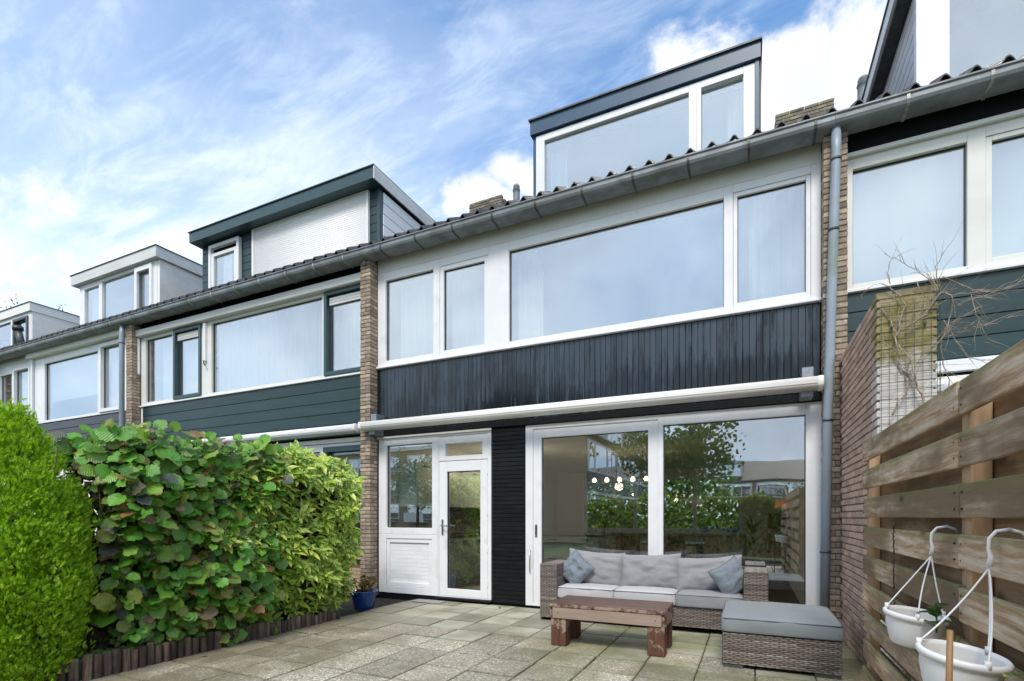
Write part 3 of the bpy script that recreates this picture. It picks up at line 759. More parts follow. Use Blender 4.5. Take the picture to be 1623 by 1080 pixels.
# dormer
dm = B(-3.23, .12, 1.0, 5.2, 7.44, 7.655).build('dormer', 'bluefascia', HA)
B(-3.25, .14, .97, 5.2, 7.655, 7.68).build('roof_edge_trim', 'strap', dm)
window_d = frame_boxes(MB(), -3.145, .05, 5.9, 7.415, [(-3.0, -.80, 6.2, 7.31), (-.64, -.10, 6.2, 7.28)], 1.04, 1.13).build('frame', 'pvc', dm, bevel=.005)
frame_boxes(MB(), -.69, -.03, 6.1, 7.36, [(-.63, -.09, 6.2, 7.29)], 1.01, 1.045).build('sash', 'pvc', dm, bevel=.005)
B(-2.998, -.802, 1.09, 1.096, 6.2, 7.308).build('pane', 'glassup', dm); B(-.632, -.098, 1.08, 1.086, 6.2, 7.288).build('pane', 'glassup', dm)
B(-3.2, -3.147, 1.06, 5.0, 5.9, 7.44).build('cheek', 'bluefascia', dm); B(.052, .10, 1.03, 5.0, 5.9, 7.44).build('cheek', 'bluefascia', dm)
B(.102, .125, 1.08, 1.5, 5.9, 7.44).build('flashing', 'lead', dm)
B(-3.14, .05, 3.0, 3.05, 6.0, 7.43).build('room_wall', 'plaster', dm); B(-3.14, .05, 1.14, 3.0, 7.40, 7.438).build('ceiling', 'plaster', dm)
B(-3.14, .05, 1.14, 3.0, 6.05, 6.09).build('room_floor', 'plaster', dm)
MB().tube([(-3.0, 1.24, 7.27), (0, 1.24, 7.27)], .014, 8).build('curtain_rail', 'strap', dm, True)
curtain('pale blue curtain at the left end of the middle dormer window', -2.98, -2.68, 6.1, 7.25, 1.26, .03, .08, 'bluecurtain', group='dormer curtains')
curtain('pale blue curtain at the right end of the middle dormer window', -.30, -.08, 6.1, 7.25, 1.26, .03, .08, 'bluecurtain', group='dormer curtains')
# curtains behind the upper windows
curtain('thin white curtain at the left edge of the large upper window', -3.10, -2.72, 3.55, 5.16, .28, .03, .085)
curtain('thin white curtain behind the right-hand upper sash of the middle house', -.02, .56, 3.55, 5.16, .28, .03, .085)
curtain('white net curtain behind the far left upper pane of the middle house', -5.27, -4.44, 3.55, 5.16, .30, .02, .14)
curtain('white net curtain behind the narrow upper sash of the middle house', -4.30, -3.5, 3.55, 5.16, .36, .02, .14)
MB()
for x0, x1 in ((-5.33, -3.45), (-3.13, -.25)):
    MB().tube([(x0, .24, 5.13), (x1, .24, 5.13)], .014, 8).build('curtain_rail', 'strap', HA, True)

# ================================================================== house with dark green boards to the left
HB = thing('terraced_house', 'left neighbour with dark green horizontal boards, net curtains and white roller shutter dormer', 'house', (-8.8, 0, 0))
shell(HB, -11.94, -5.71)
pier(HB, -12.146, -.18, .1, 0, 5.42)
window(HB, 'upper_window', -11.92, -5.712, 3.665, 5.13, [(-11.76, -10.85, 3.73, 5.07), (-10.787, -9.909, 3.69, 5.12), (-9.616, -6.705, 3.715, 5.08), (-6.644, -5.716, 3.69, 5.125)],
       sash={1: -.066, 3: -.066}, sashmat='greenfr', mat='cream')
for xa, xb in ((-10.70, -10.0), (-6.55, -5.82)):
    for k in range(3): B(xa, xb, .015, .035, 4.90 + k * .045, 4.938 + k * .045).build('vent_slat', 'alu', HB)
B(-11.96, -5.71, -.035, .09, 3.635, 3.664).build('window_sill', 'pvc', HB, bevel=.005)
B(-12.0, -5.712, -.10, .1, 5.132, 5.275).build('shutter_box', 'alu', HB, bevel=.02, seg=3)
B(-11.94, -5.71, .03, .1, 5.276, 5.5).build('soffit', 'blackmatt', HB)
cb = B(-11.92, -5.712, .021, .12, 2.6, 3.634).build('cladding', 'blackmatt', HB)
board_row(cb, -11.86, -5.714, 2.64, 3.63, .2, .0, 'green', .007, .02)
B(-11.92, -11.865, -.004, .02, 2.6, 3.634).build('corner_trim', 'pvc', cb)
B(-9.80, -9.74, -.05, -.001, 4.35, 5.1).build('awning_arm', 'pvc', HB, bevel=.006)
B(-11.99, -11.93, -.06, -.01, 4.35, 5.12).build('awning_arm', 'pvc', HB, bevel=.006)
MB().tube([(-9.77, -.05, 4.36), (-9.76, -.06, 4.30), (-9.70, -.07, 4.25)], .012, 8).build('crank', 'dark', HB, True)
window(HB, 'ground_floor_window', -11.92, -5.712, .62, 2.52, [(-11.76, -9.8, .72, 2.4), (-9.65, -6.75, .72, 2.4), (-6.66, -5.73, .68, 2.47)], sash={2: -.09}, sashmat='greenfr', glass='glass')
B(-11.92, -5.712, -.01, .1, 2.53, 2.6).build('lintel_board', 'oldwhite', HB)
bw = B(-11.92, -5.712, .0, .12, 0, .55).build('brick_apron', 'farbrick', HB)
sm = brick_meshes('brick')['L']
for k in range(24): piece('brick', random.choice(sm), (-5.78 - k * .108, -.02, .585), bw, (R(-12), 0, 0))
roof(HB, -12.04, -5.6); gutter(HB, -12.04, -5.602, 'strap2', .3)
MB().tube([(-5.6, -.2, 5.39), (-5.6, -.2, 5.30)], .022, 10).build('gutter_spout', 'zinc', HB, True)
awning('white awning cassette on the green boarded house above the hedge', -11.8, -5.765, 2.71, -.16, mat='pvc', plates=False)
dB = B(-11.86, -6.43, 1.0, 5.2, 7.66, 7.885).build('dormer', 'greenfr', HB)
B(-11.88, -6.41, .975, 5.2, 7.886, 7.905).build('roof_edge_trim', 'strap', dB)
B(-6.429, -6.405, .99, 5.2, 7.64, 7.884).build('side_fascia', 'alu', dB)
B(-11.80, -6.55, 1.30, 1.34, 5.9, 7.658).build('front_wall', 'blackmatt', dB)
def Xat(px, y):
    u = (px - 811.5) / 809.6; return (-.42352 + .90589 * u) / (.90589 + .42352 * u) * (6.6 + y)
sL, sR_ = -9.98, -6.80
board_row(dB, -10.42, sL - .02, 6.0, 7.655, .165, 1.277, 'green', .006, .02)
board_row(dB, -11.80, -11.50, 6.0, 7.655, .165, 1.277, 'green', .006, .02)
board_row(dB, sR_ + .04, -6.56, 6.0, 7.655, .165, 1.277, 'green', .006, .02)
B(-6.56, -6.5, 1.26, 1.36, 5.9, 7.658).build('corner_post', 'greenfr', dB)
frame_boxes(MB(), sL - .06, sR_ + .05, 5.95, 7.652, [(sL, sR_, 5.96, 7.64)], 1.22, 1.28).build('shutter_guide', 'pvc', dB, bevel=.004)
slat = MB().prism([(1.243, -.0212), (1.2405, -.017), (1.240, 0), (1.2405, .017), (1.243, .0212), (1.262, .0205), (1.262, -.0205)][::-1], sL, sR_).mesh('shutter_slat', 'shutter', True)
for k in range(38): piece('shutter_slat', slat, (0, 0, 6.02 + k * .043), dB)
frame_boxes(MB(), -11.48, -10.44, 5.95, 7.60, [(-11.40, -10.52, 6.0, 7.52)], 1.2, 1.29).build('window', 'pvc', dB, bevel=.005)
frame_boxes(MB(), -11.395, -10.525, 6.0, 7.40, [(-11.31, -10.61, 6.05, 7.32)], 1.215, 1.295).build('sash', 'pvc', dB, bevel=.005)
B(-11.31, -10.61, 1.26, 1.266, 6.05, 7.32).build('pane', 'glassup', dB)
curtain('pale curtain in the small dormer window beside the white roller shutter', -11.05, -10.75, 6.0, 7.3, 1.285, .006, .1)
ck = B(-6.56, -6.505, 1.36, 5.0, 5.9, 7.658).build('cheek', 'blackmatt', dB)
for k in range(7):
    z = 6.12 + k * .215
    B(-6.503, -6.485, 1.362, 5.0, z, min(z + .198, 7.6)).build('cheek_board', 'shutter', dB)
curtain('white pleated net curtain filling the large window of the green boarded house', -9.60, -6.72, 3.6, 5.12, .16, .024, .095)
curtain('white net curtain behind the right-hand green sash of the left neighbour', -6.62, -5.74, 3.6, 5.12, .19, .02, .09)
curtain('white curtain behind the far left pane of the green boarded house', -11.45, -10.86, 3.6, 5.12, .18, .024, .11)
curtain('white curtain behind the left-hand green sash of the left neighbour', -10.78, -9.92, 3.6, 5.12, .20, .018, .12)

# ================================================================== slate boarded house further left
HC = thing('terraced_house', 'house further left with slate boards and plain white dormer', 'house', (-15.2, 0, 0))
shell(HC, -18.38, -12.15)
pier(HC, -18.586, -.18, .1, 2.0, 5.42)
window(HC, 'upper_window', -16.42, -12.16, 3.62, 5.262, [(-15.95, -13.60, 3.68, 5.09), (-13.50, -12.55, 3.66, 5.22)], sash={1: -.08})
window(HC, 'narrow_window', -18.37, -16.5, 3.62, 5.262, [(-18.25, -17.6, 3.7, 5.05), (-17.5, -16.62, 3.7, 5.15)], sash={1: -.07})
B(-16.6, -12.16, -.12, .1, 5.264, 5.40).build('shutter_box', 'oldwhite', HC, bevel=.015, seg=2)
B(-18.38, -16.61, .0, .1, 5.264, 5.43).build('head_panel', 'cream', HC)
B(-16.52, -16.44, -.05, .05, 3.6, 5.262).build('corner_trim', 'pvc', HC)
cc = B(-18.38, -12.16, .021, .12, 2.5, 3.618).build('cladding', 'blackmatt', HC)
board_row(cc, -18.37, -12.17, 2.5, 3.6, .18, .0, 'slate', .008, .02)
B(-18.38, -12.15, .0, .12, 0, 2.5).build('ground_floor_wall', 'oldwhite', HC)
roof(HC, -18.48, -12.04); gutter(HC, -18.48, -12.042, 'strap2', .2)
downpipe(HC, [(-12.22, -.2, 5.40), (-12.22, -.22, 5.2), (-12.22, -.22, 0)], .05, 'pipe', ((5.0, -12.22, -.22),))
dC = B(-16.98, -13.13, 1.0, 5.2, 7.64, 7.90).build('dormer', 'alu', HC)
B(-17.0, -13.11, .98, 5.2, 7.901, 7.92).build('roof_edge_trim', 'strap', dC)
frame_boxes(MB(), -16.75, -13.30, 5.9, 7.638, [(-16.55, -15.85, 6.1, 7.50), (-15.70, -14.25, 6.1, 7.55), (-14.12, -13.48, 6.1, 7.52)], 1.12, 1.22).build('frame', 'pvc', dC, bevel=.005)
frame_boxes(MB(), -14.16, -13.44, 6.0, 7.58, [(-14.06, -13.54, 6.1, 7.46)], 1.07, 1.13).build('sash', 'pvc', dC, bevel=.005)
for a, b in ((-16.55, -15.85), (-15.70, -14.25), (-14.06, -13.54)): B(a, b, 1.17, 1.176, 6.1, 7.56).build('pane', 'glassup', dC)
for a, b in ((-16.8, -16.752), (-13.298, -13.20)): B(a, b, 1.13, 5.0, 5.9, 7.638).build('cheek', 'oldwhite', dC)
B(-16.7, -13.3, 2.0, 2.05, 6.0, 7.63).build('room_wall', 'plaster', dC)
curtain('white curtain in the left pane of the plain white dormer', -16.55, -16.0, 6.0, 7.55, 1.3, .02, .1)
bl = B(-15.93, -13.56, .13, .134, 4.15, 5.12).build('roller_blind', 'curtain'); tag(bl, 'half lowered white blind in the slate boarded house window', 'blind')
curtain('white curtain behind the opened sash beside the grey downpipe on the left', -13.45, -12.6, 3.6, 5.2, .2, .02, .1)
bl = B(-17.48, -16.64, .13, .134, 4.2, 5.1).build('roller_blind', 'curtain'); tag(bl, 'white blind in the narrow window at the far left', 'blind')

# ================================================================== far left house
HD = thing('terraced_house', 'farthest house at the left edge with white dormer and black roof pipe', 'house', (-21.6, 0, 0))
shell(HD, -24.8, -18.59)
window(HD, 'upper_window', -24.7, -18.6, 3.62, 5.262, [(-24.5, -22.5, 3.7, 5.1), (-22.3, -20.6, 3.7, 5.1), (-20.4, -18.8, 3.7, 5.1)])
B(-24.8, -18.59, .0, .1, 5.264, 5.43).build('head_panel', 'cream', HD)
board_row(B(-24.8, -18.6, .021, .12, 2.5, 3.618).build('cladding', 'blackmatt', HD), -24.7, -18.6, 2.5, 3.6, .18, .0, 'slate', .008, .02)
B(-24.8, -18.59, .0, .12, 0, 2.5).build('ground_floor_wall', 'oldwhite', HD)
roof(HD, -24.9, -18.48); gutter(HD, -24.9, -18.482, 'strap2', .2)
dD = B(-23.6, -19.21, 1.0, 5.2, 7.36, 7.60).build('dormer', 'oldwhite', HD)
B(-23.6, -19.19, .98, 5.2, 7.601, 7.62).build('roof_edge_trim', 'strap', dD)
frame_boxes(MB(), -23.5, -19.28, 5.9, 7.358, [(-23.3, -20.5, 6.1, 7.25), (-20.30, -19.42, 6.1, 7.25)], 1.06, 1.16).build('frame', 'pvc', dD)
frame_boxes(MB(), -20.3, -19.42, 6.1, 7.25, [(-20.22, -19.5, 6.1, 7.18)], 1.02, 1.12).build('sash', 'strap', dD)
for a, b in ((-23.3, -20.5), (-20.22, -19.5)): B(a, b, 1.11, 1.116, 6.1, 7.24).build('pane', 'glassup', dD)
B(-19.278, -19.23, 1.07, 5.0, 5.9, 7.358).build('cheek', 'oldwhite', dD)
B(-23.4, -19.3, 2.0, 2.05, 6.0, 7.35).build('room_wall', 'plaster', dD)
MB().tube([(-18.62, .62, 6.0), (-18.72, .55, 6.55)], .085, 14).tube([(-18.72, .55, 6.54), (-18.73, .545, 6.64)], .125, 14).build('roof_pipe', 'strap', HD, True)
curtain('white curtains filling the window of the farthest house', -24.4, -18.9, 3.6, 5.12, .2, .03, .14)

# ================================================================== right neighbour
HE = thing('terraced_house', 'right neighbour with mint roller blinds and dark green boards behind the brick wall', 'house', (4.0, 0, 0))
shell(HE, .96, 7.1)
pier(HE, .708, -.18, .1, 0, 5.42, .225)
window(HE, 'upper_window', .94, 7.1, 3.74, 5.17, [(1.005, 1.974, 3.80, 5.05), (2.12, 3.2, 3.80, 5.06), (3.4, 6.9, 3.8, 5.05)], sash={1: .05}, mat='cream')
B(.935, 7.1, -.045, .09, 5.171, 5.215).build('head_trim', 'cream', HE, bevel=.004)
B(.935, 7.1, -.03, .1, 5.216, 5.50).build('soffit', 'blackmatt', HE)
B(.935, 7.1, -.04, .09, 3.705, 3.738).build('window_sill', 'pvc', HE, bevel=.004)
ce = B(.94, 7.1, .021, .12, 2.7, 3.704).build('cladding', 'blackmatt', HE)
board_row(ce, .94, 7.1, 2.88, 3.70, .205, .0, 'green', .007, .02)
for k, (a, b) in enumerate(((1.0, 1.98), (2.1, 3.25))):
    bl = B(a, b, .10, .103, 3.8, 5.12).build('roller_blind', 'blind')
    tag(bl, ('mint roller blind behind the wide left pane of the right neighbour', 'mint roller blind behind the second pane of the right neighbour')[k], 'blind')
B(.95, 7.1, -.05, .1, 2.74, 2.86).build('lintel_board', 'pvc', HE, bevel=.005)
B(.95, 7.1, -.03, .1, 2.60, 2.70).build('head_panel', 'oldwhite', HE, bevel=.005)
window(HE, 'ground_floor_window', .96, 7.1, .4, 2.58, [(1.05, 2.9, .5, 2.45), (3.1, 6.9, .5, 2.45)], glass='glass', mat='pvc')
awning('white awning cassette on the right neighbour just above the fence top', 1.35, 6.9, 2.52, -.2, plates=False)
roof(HE, .82, 7.2); gutter(HE, .802, 7.2, 'strap2', .62)
chimney(HE, .86, 4.1, .92, .55, 8.58, 7.5)
vent(HE, 1.70, 3.6, 7.5, 8.60, .085, 'zinc')
dE = B(1.62, 6.9, .95, 5.2, 7.72, 7.93).build('dormer', 'oldwhite', HE)
B(1.60, 6.9, .93, 5.2, 7.931, 7.95).build('roof_edge_trim', 'strap', dE)
B(1.66, 6.85, 1.0, 5.1, 7.70, 7.719).build('soffit', 'strap', dE)
frame_boxes(MB(), 1.80, 6.8, 5.9, 7.70, [(2.12, 4.4, 6.1, 7.55), (4.6, 6.6, 6.1, 7.55)], 1.02, 1.12).build('frame', 'pvc', dE, bevel=.005)
for a, b in ((2.12, 4.4), (4.6, 6.6)): B(a, b, 1.07, 1.076, 6.1, 7.55).build('pane', 'glassup', dE)
B(1.83, 1.88, 1.13, 5.0, 5.9, 7.70).build('cheek', 'blackmatt', dE)
for k in range(10):
    z = 6.05 + k * .165
    B(1.812, 1.829, 1.125, 5.0, z, z + .152).build('cheek_board', 'alu', dE)
B(1.9, 6.7, 2.0, 2.05, 6.0, 7.69).build('room_wall', 'plaster', dE)

# ================================================================== garden wall
GW = thing('brick_wall', 'pinkish brick garden wall with lime-washed mossy end beside the timber fence', 'wall', (1.04, -1.0, 0))
wx0, wx1, wy0, wy1, wz = .86, 1.22, -1.95, -.19, 2.965
B(wx0 + .008, wx1 - .008, wy0 + .008, wy1, 0, wz - .03).build('mortar_core', 'mortar', GW)
pk = brick_meshes('pinkbrick'); eb = brick_meshes('endbrick')
cand = []
nz = int(wz / .063)
for c in range(nz):
    z = .032 + c * .063
    if c % 2 == 0:
        y = wy0 + .105; cand.append(('endbrick', 'L', (wx0 + .05, y, z))); y += .219
        cand.append(('endbrick', 'W', (wx0 + .1 + .012 + .125, wy0 + .05, z)))
    else:
        cand.append(('endbrick', 'C', (wx0 + .105, wy0 + .05, z))); cand.append(('endbrick', 'N', (wx0 + .21 + .01 + .07, wy0 + .05, z)))
        y = wy0 + .098 + .010 + .104
    while y + .10 < wy1: cand.append(('pinkbrick', 'L', (wx0 + .05, y, z))); y += .219
cp = Vector((0, -6.6, 1.27))
cand.sort(key=lambda q: (Vector(q[2]) - cp).length + (0 if q[0] == 'endbrick' else .25))
rest = MB()
for k, (mt, ty, lc) in enumerate(cand):
    lc = (lc[0] + random.uniform(-.002, .002), lc[1] + random.uniform(-.002, .002), lc[2])
    if k < 298:
        o = piece('brick', random.choice((pk if mt == 'pinkbrick' else eb)[ty]), lc, GW)
    else:
        me = random.choice(pk[ty]); kk = len(rest.v)
        rest.v += [tuple(Vector(v.co) + Vector(lc)) for v in me.vertices]; rest.f += [tuple(i + kk for i in p.vertices) for p in me.polygons]
B(wx0 + .02, wx1 - .02, wy0 + .0045, wy0 + .0075, 0, wz - .03).build('lime_mortar', 'endbrick', GW)
stuff(rest.build('far_bricks', 'pinkbrick', GW))

# ================================================================== timber fence
XF = .68
FE = thing('garden_fence', 'weathered horizontal plank fence along the right side of the patio', 'fence', (XF + .05, -4.2, 0))
pan = [(-2.49, -4.235), (-4.243, -6.02), (-6.028, -7.8)]
for y1, y0 in pan:
    me_f = [beveled(.022, y1 - y0 - .004, .122 + random.uniform(-.003, .003), .004, 'plank', 'front_plank') for _ in range(2)]
    me_b = [beveled(.020, y1 - y0 - .004, .158, .004, 'plankback', 'back_plank') for _ in range(2)]
    for k in range(10):
        z = 1.766 - .064 - k * .186
        piece('front_plank', me_f[k % 2], (XF + .011 + random.uniform(-.002, .004), (y0 + y1) / 2 + random.uniform(-.006, .006), z), FE, (random.uniform(-.004, .004), random.uniform(-.02, .02), random.uniform(-.001, .001)))
        if k < 9: piece('back_plank', me_b[k % 2], (XF + .022 + .066 + .012, (y0 + y1) / 2, z - .093), FE, (0, random.uniform(-.02, .02), 0))
for y, wd in ((-2.535, .07), (-4.235, .085), (-6.02, .085), (-7.77, .07)):
    B(XF + .024, XF + .086, y - wd / 2, y + wd / 2, -.2, 1.74).build('post', 'post', FE, bevel=.004)
for y in (-2.53, -4.20, -4.27, -6.0):
    for k in range(10):
        for dz in (-.03, .03):
            MB().tube([(XF - .003, y, 1.702 - k * .186 + dz), (XF + .004, y, 1.702 - k * .186 + dz)], .0045, 6).build('nail', 'strap', FE)

# steel wire trellis on the end of the brick wall
TR = thing('wire_trellis', 'green wire mesh fixed to the end of the brick wall', 'trellis', (1.05, -1.975, 1.3))
wm = MB()
for i in range(8): wm.tube([(.885 + i * .05, -1.968, 1.25), (.885 + i * .05, -1.968, 2.86)], .0016, 5)
for i in range(33): wm.tube([(.87, -1.9645, 1.27 + i * .05), (1.26, -1.9645, 1.27 + i * .05)], .0016, 5)
wm.build('wire_mesh', 'wire', TR)
for x, z in ((.92, 1.5), (1.15, 1.5), (.95, 2.68), (1.15, 2.68)): MB().tube([(x, -1.93, z), (x, -1.98, z)], .008, 6).build('fixing', 'wire', TR)
wm2 = MB()
for i in range(4): wm2.tube([(1.235, -1.955 + i * .05, 1.25), (1.235, -1.955 + i * .05, 2.8)], .0016, 5)
for i in range(31): wm2.tube([(1.2365, -1.97, 1.27 + i * .05), (1.2365, -1.78, 1.27 + i * .05)], .0016, 5)
wm2.build('wire_mesh', 'wire', TR)

# bare climber
def wp(px, py, y):
    u = (px - 811.5) / 809.6; rx, ry = -.42352 + .90589 * u, .90589 + .42352 * u; t = (6.6 + y) / ry
    return Vector((rx * t, y, 1.27 + (820 - py) * t / 809.6))
VN = thing('climbing_vine', 'bare dead climber tangled over the wire mesh on the brick wall', 'climber', (1.05, -2.0, 1.2))
zo = lambda q: (1370 + q[0] / 4.154, 400 + q[1] / 4.154)
stems = [([(420, 1100), (385, 960), (350, 890), (290, 810), (235, 750), (212, 690), (215, 610), (205, 530), (160, 430), (115, 370)], .008),
         ([(205, 560), (235, 510), (240, 430), (275, 350), (215, 270), (160, 230), (100, 205)], .007),
         ([(275, 495), (340, 455), (405, 410), (440, 350), (500, 262), (455, 195), (430, 178)], .007),
         ([(350, 890), (330, 780), (300, 700), (235, 625), (215, 600)], .0055),
         ([(180, 1080), (215, 990), (275, 920), (290, 880), (270, 820), (300, 730)], .006),
         ([(210, 650), (150, 610), (110, 580)], .004), ([(370, 690), (420, 640), (480, 600), (520, 550)], .004),
         ([(500, 262), (580, 280), (575, 380), (550, 470), (520, 540), (505, 640), (520, 740), (555, 840), (560, 930)], .0055),
         ([(500, 262), (480, 180), (475, 90), (520, 0)], .004), ([(500, 240), (410, 165), (300, 100), (200, 40), (130, 10)], .003),
         ([(175, 215), (155, 140), (175, 50), (200, 0)], .0035), ([(345, 190), (380, 270), (440, 320)], .004),
         ([(520, 450), (580, 540), (620, 620), (690, 690), (800, 730)], .003), ([(560, 470), (650, 420), (730, 375)], .003),
         ([(530, 560), (640, 525), (780, 485), (880, 440), (1051, 415)], .003), ([(700, 280), (730, 380), (760, 480), (785, 590)], .003),
         ([(580, 280), (680, 270), (800, 255), (950, 240), (1051, 180)], .003), ([(520, 160), (610, 205), (720, 250), (840, 265)], .003),
         ([(600, 360), (700, 310), (800, 285), (1000, 215), (1060, 170)], .003), ([(0, 320), (-20, 290), (60, 215), (100, 205)], .0025)]
rv = random.Random(5)
vm = []
for pts, r0 in stems:
    P3 = []
    yb = -1.985 if pts[0][0] < 500 and max(p[0] for p in pts) < 560 else rv.uniform(-2.05, -1.75)
    for k, q in enumerate(pts):
        P3.append(wp(*zo(q), yb + rv.uniform(-.012, .012) - .02 * math.sin(k * 1.3)))
    # refine with wobble
    Q = []
    for a, b in zip(P3, P3[1:]):
        for s_ in (0, .33, .66): Q.append(a.lerp(b, s_) + Vector([rv.uniform(-.006, .006) for _ in range(3)]))
    Q.append(P3[-1])
    MB().tube(Q, [r0 * (1 - .55 * i / len(Q)) for i in range(len(Q))], 6).build('stem', 'vine', VN, True)
    vm += [(q, (Q[min(i + 1, len(Q) - 1)] - Q[max(i - 1, 0)]).normalized()) for i, q in enumerate(Q)]
tw = MB()
for k in range(230):
    q, t = rv.choice(vm)
    if q.x < 1.0 and rv.random() < .6: continue
    dr = (t + Vector((rv.uniform(-.5, .9), rv.uniform(-.8, .5), rv.uniform(-.3, 1.0)))).normalized()
    L = rv.uniform(.06, .26); pts = [q]
    for s_ in range(5):
        dr = (dr + Vector([rv.uniform(-.25, .25) for _ in range(3)])).normalized(); pts.append(pts[-1] + dr * L / 5)
    tw.tube(pts, [.0019 * (1 - .13 * i) for i in range(6)], 4)
stuff(tw.build('twigs', 'vine', VN))

# ================================================================== hanging pots
def hpot(label, cx, cy, cz, R_, hook, tilt, seed):
    t = thing('hanging_pot', label, 'flower pot', (cx, cy, cz - .13), group='white hanging pots on the fence')
    m_ = Euler(tilt).to_matrix(); c = Vector((cx, cy, cz))
    bowl = MB().lathe([(.0, -.125), (R_ * .62, -.125), (R_ * .70, -.118), (R_ * .80, -.09), (R_ * .92, -.05), (R_ * .95, -.01), (R_ * .93, -.01), (R_ * .9, -.05), (R_ * .77, -.085), (R_ * .6, -.1), (0, -.1)], c, 40, m_)
    b = bowl.build('bowl', 'plastic', t, True); sharp(b, 60)
    MB().lathe([(R_ * .93, -.02), (R_ * 1.0, -.022), (R_ * 1.06, -.012), (R_ * 1.06, -.004), (R_ * 1.0, .002), (R_ * .93, .0), (R_ * .93, -.02)], c, 40, m_).build('rim', 'plastic', t, True)
    MB().lathe([(0, -.045), (R_ * .9, -.05)], c, 24, m_).build('soil', 'soil', t)
    hk = Vector(hook)
    out = Vector((-1, 0, 0))
    hp = [hk + Vector((-.035, 0, -.085)), hk + Vector((-.030, 0, -.055)), hk + Vector((-.036, 0, -.03)), hk + Vector((-.034, 0, .0)), hk + Vector((-.018, 0, .022)), hk + Vector((.012, 0, .028)), hk + Vector((.040, 0, .018)), hk + Vector((.05, 0, -.004))]
    h = MB().tube(hp, [.010, .007, .005, .0055, .0055, .0055, .005, .004], 8).build('hook', 'plastic', t, True)
    base = hp[0] + Vector((0, 0, -.004))
    for an in (R(150), R(260), R(20)) if seed == 1 else (R(165), R(285), R(40)):
        e = c + m_ @ Vector((R_ * .98 * math.cos(an), R_ * .98 * math.sin(an), .004))
        mid = base.lerp(e, .5) + Vector((0, 0, -.012)) + (e - base).cross(Vector((0, 0, 1))) * .06 * (1 if seed == 1 else -.8)
        pts = [base * (1 - s_) ** 2 + mid * 2 * s_ * (1 - s_) + e * s_ * s_ for s_ in [k / 8 for k in range(9)]]
        st = MB().tube(pts, .0027, 6).build('hanger_strand', 'plastic', t, True)
        MB().tube([e + Vector((0, 0, -.012)), e + Vector((0, 0, .010))], .008, 8).build('clip', 'plastic', st, True)
    return t
hpot('farther of the two white hanging pots, with a small green seedling', .572, -4.18, .905, .098, (XF + .004, -4.06, 1.206), (R(4), R(6), 0), 1)
hpot('nearer white hanging pot at the bottom right with long hanger strands', .532, -4.79, .895, .098, (XF + .004, -4.60, 1.206), (R(5), R(7), 0), 2)
# seedling in the farther pot
def leafpos(me, s_):
    a_ = me.attributes.new('leafpos', 'FLOAT_VECTOR', 'POINT')
    for k, v in enumerate(me.vertices): a_.data[k].vector = (v.co.x / s_, v.co.y / s_, 0)
    return me
def leaf_mesh(name, mat, L, W, n=5, fold=.25, curl=.25, shape='lance'):
    vs_, fs_ = [], []
    for i in range(n + 1):
        s_ = i / n
        if shape == 'lance': wd = W / 2 * math.sin(PI * min(1, s_ * 1.02) ** .85) ** .9 if 0 < i < n else 0
        else: wd = W / 2 * math.sin(PI * s_ ** .7) ** .7 if 0 < i < n else 0
        z = -curl * L * s_ * s_
        vs_ += [(-wd, L * s_, z + fold * wd), (0, L * s_, z), (wd, L * s_, z + fold * wd)]
    for i in range(n):
        a = 3 * i
        fs_ += [(a, a + 1, a + 4, a + 3), (a + 1, a + 2, a + 5, a + 4)]
    mb = MB().add(vs_, fs_); return mb.mesh(name, mat, True)
def round_leaf(name, mat, s_, rnd):
    """broad hazel-type leaf: rounded, pointed tip, coarse teeth"""
    pts = []
    N = 22
    for k in range(N):
        a = 2 * PI * k / N
        r = .5 * (1 + .10 * math.cos(a) ) * (1.07 if k % 2 else .94)
        if k == 0: r *= 1.22
        if k == N // 2: r *= .72
        x, y = r * math.sin(a) * .95, r * math.cos(a) + .5
        z = -.22 * (x * x * 2.2 + (y - .4) ** 2 * .9) + .05 * abs(math.sin(a * 4 + rnd)) * (r > .4) + (.08, .34, .2, .42)[int(rnd) % 4] * abs(x)
        pts.append((x * s_, y * s_, z * s_))
    vs_ = pts + [(0, .15 * s_, 0), (0, .55 * s_, -.008 * s_), (0, .85 * s_, -.05 * s_)]
    c0, c1, c2 = N, N + 1, N + 2; fs_ = []
    def near(k):
        y = pts[k % N][1] / s_
        return c0 if y < .33 else (c1 if y < .75 else c2)
    for k in range(N):
        a, b = near(k), near(k + 1)
        fs_.append((k, (k + 1) % N, a))
        if a != b: fs_.append(((k + 1) % N, b, a))
    return leafpos(MB().add(vs_, fs_).mesh(name, mat, True), s_)
SD = thing('seedling', 'small green seedling growing in the farther hanging pot', 'plant', (.60, -4.27, .86))
lm = leaf_mesh('leaf', 'plantleaf', .06, .045, shape='round')
rs = random.Random(3)
for k in range(7):
    a = rs.uniform(0, 6.28)
    piece('leaf', lm, (.61, -4.27, .87 + .012 * k), SD, (R(rs.uniform(5, 45)), 0, a))
MB().tube([(.61, -4.27, .85), (.61, -4.27, .95)], .003, 5).build('stem', 'plantleaf', SD)

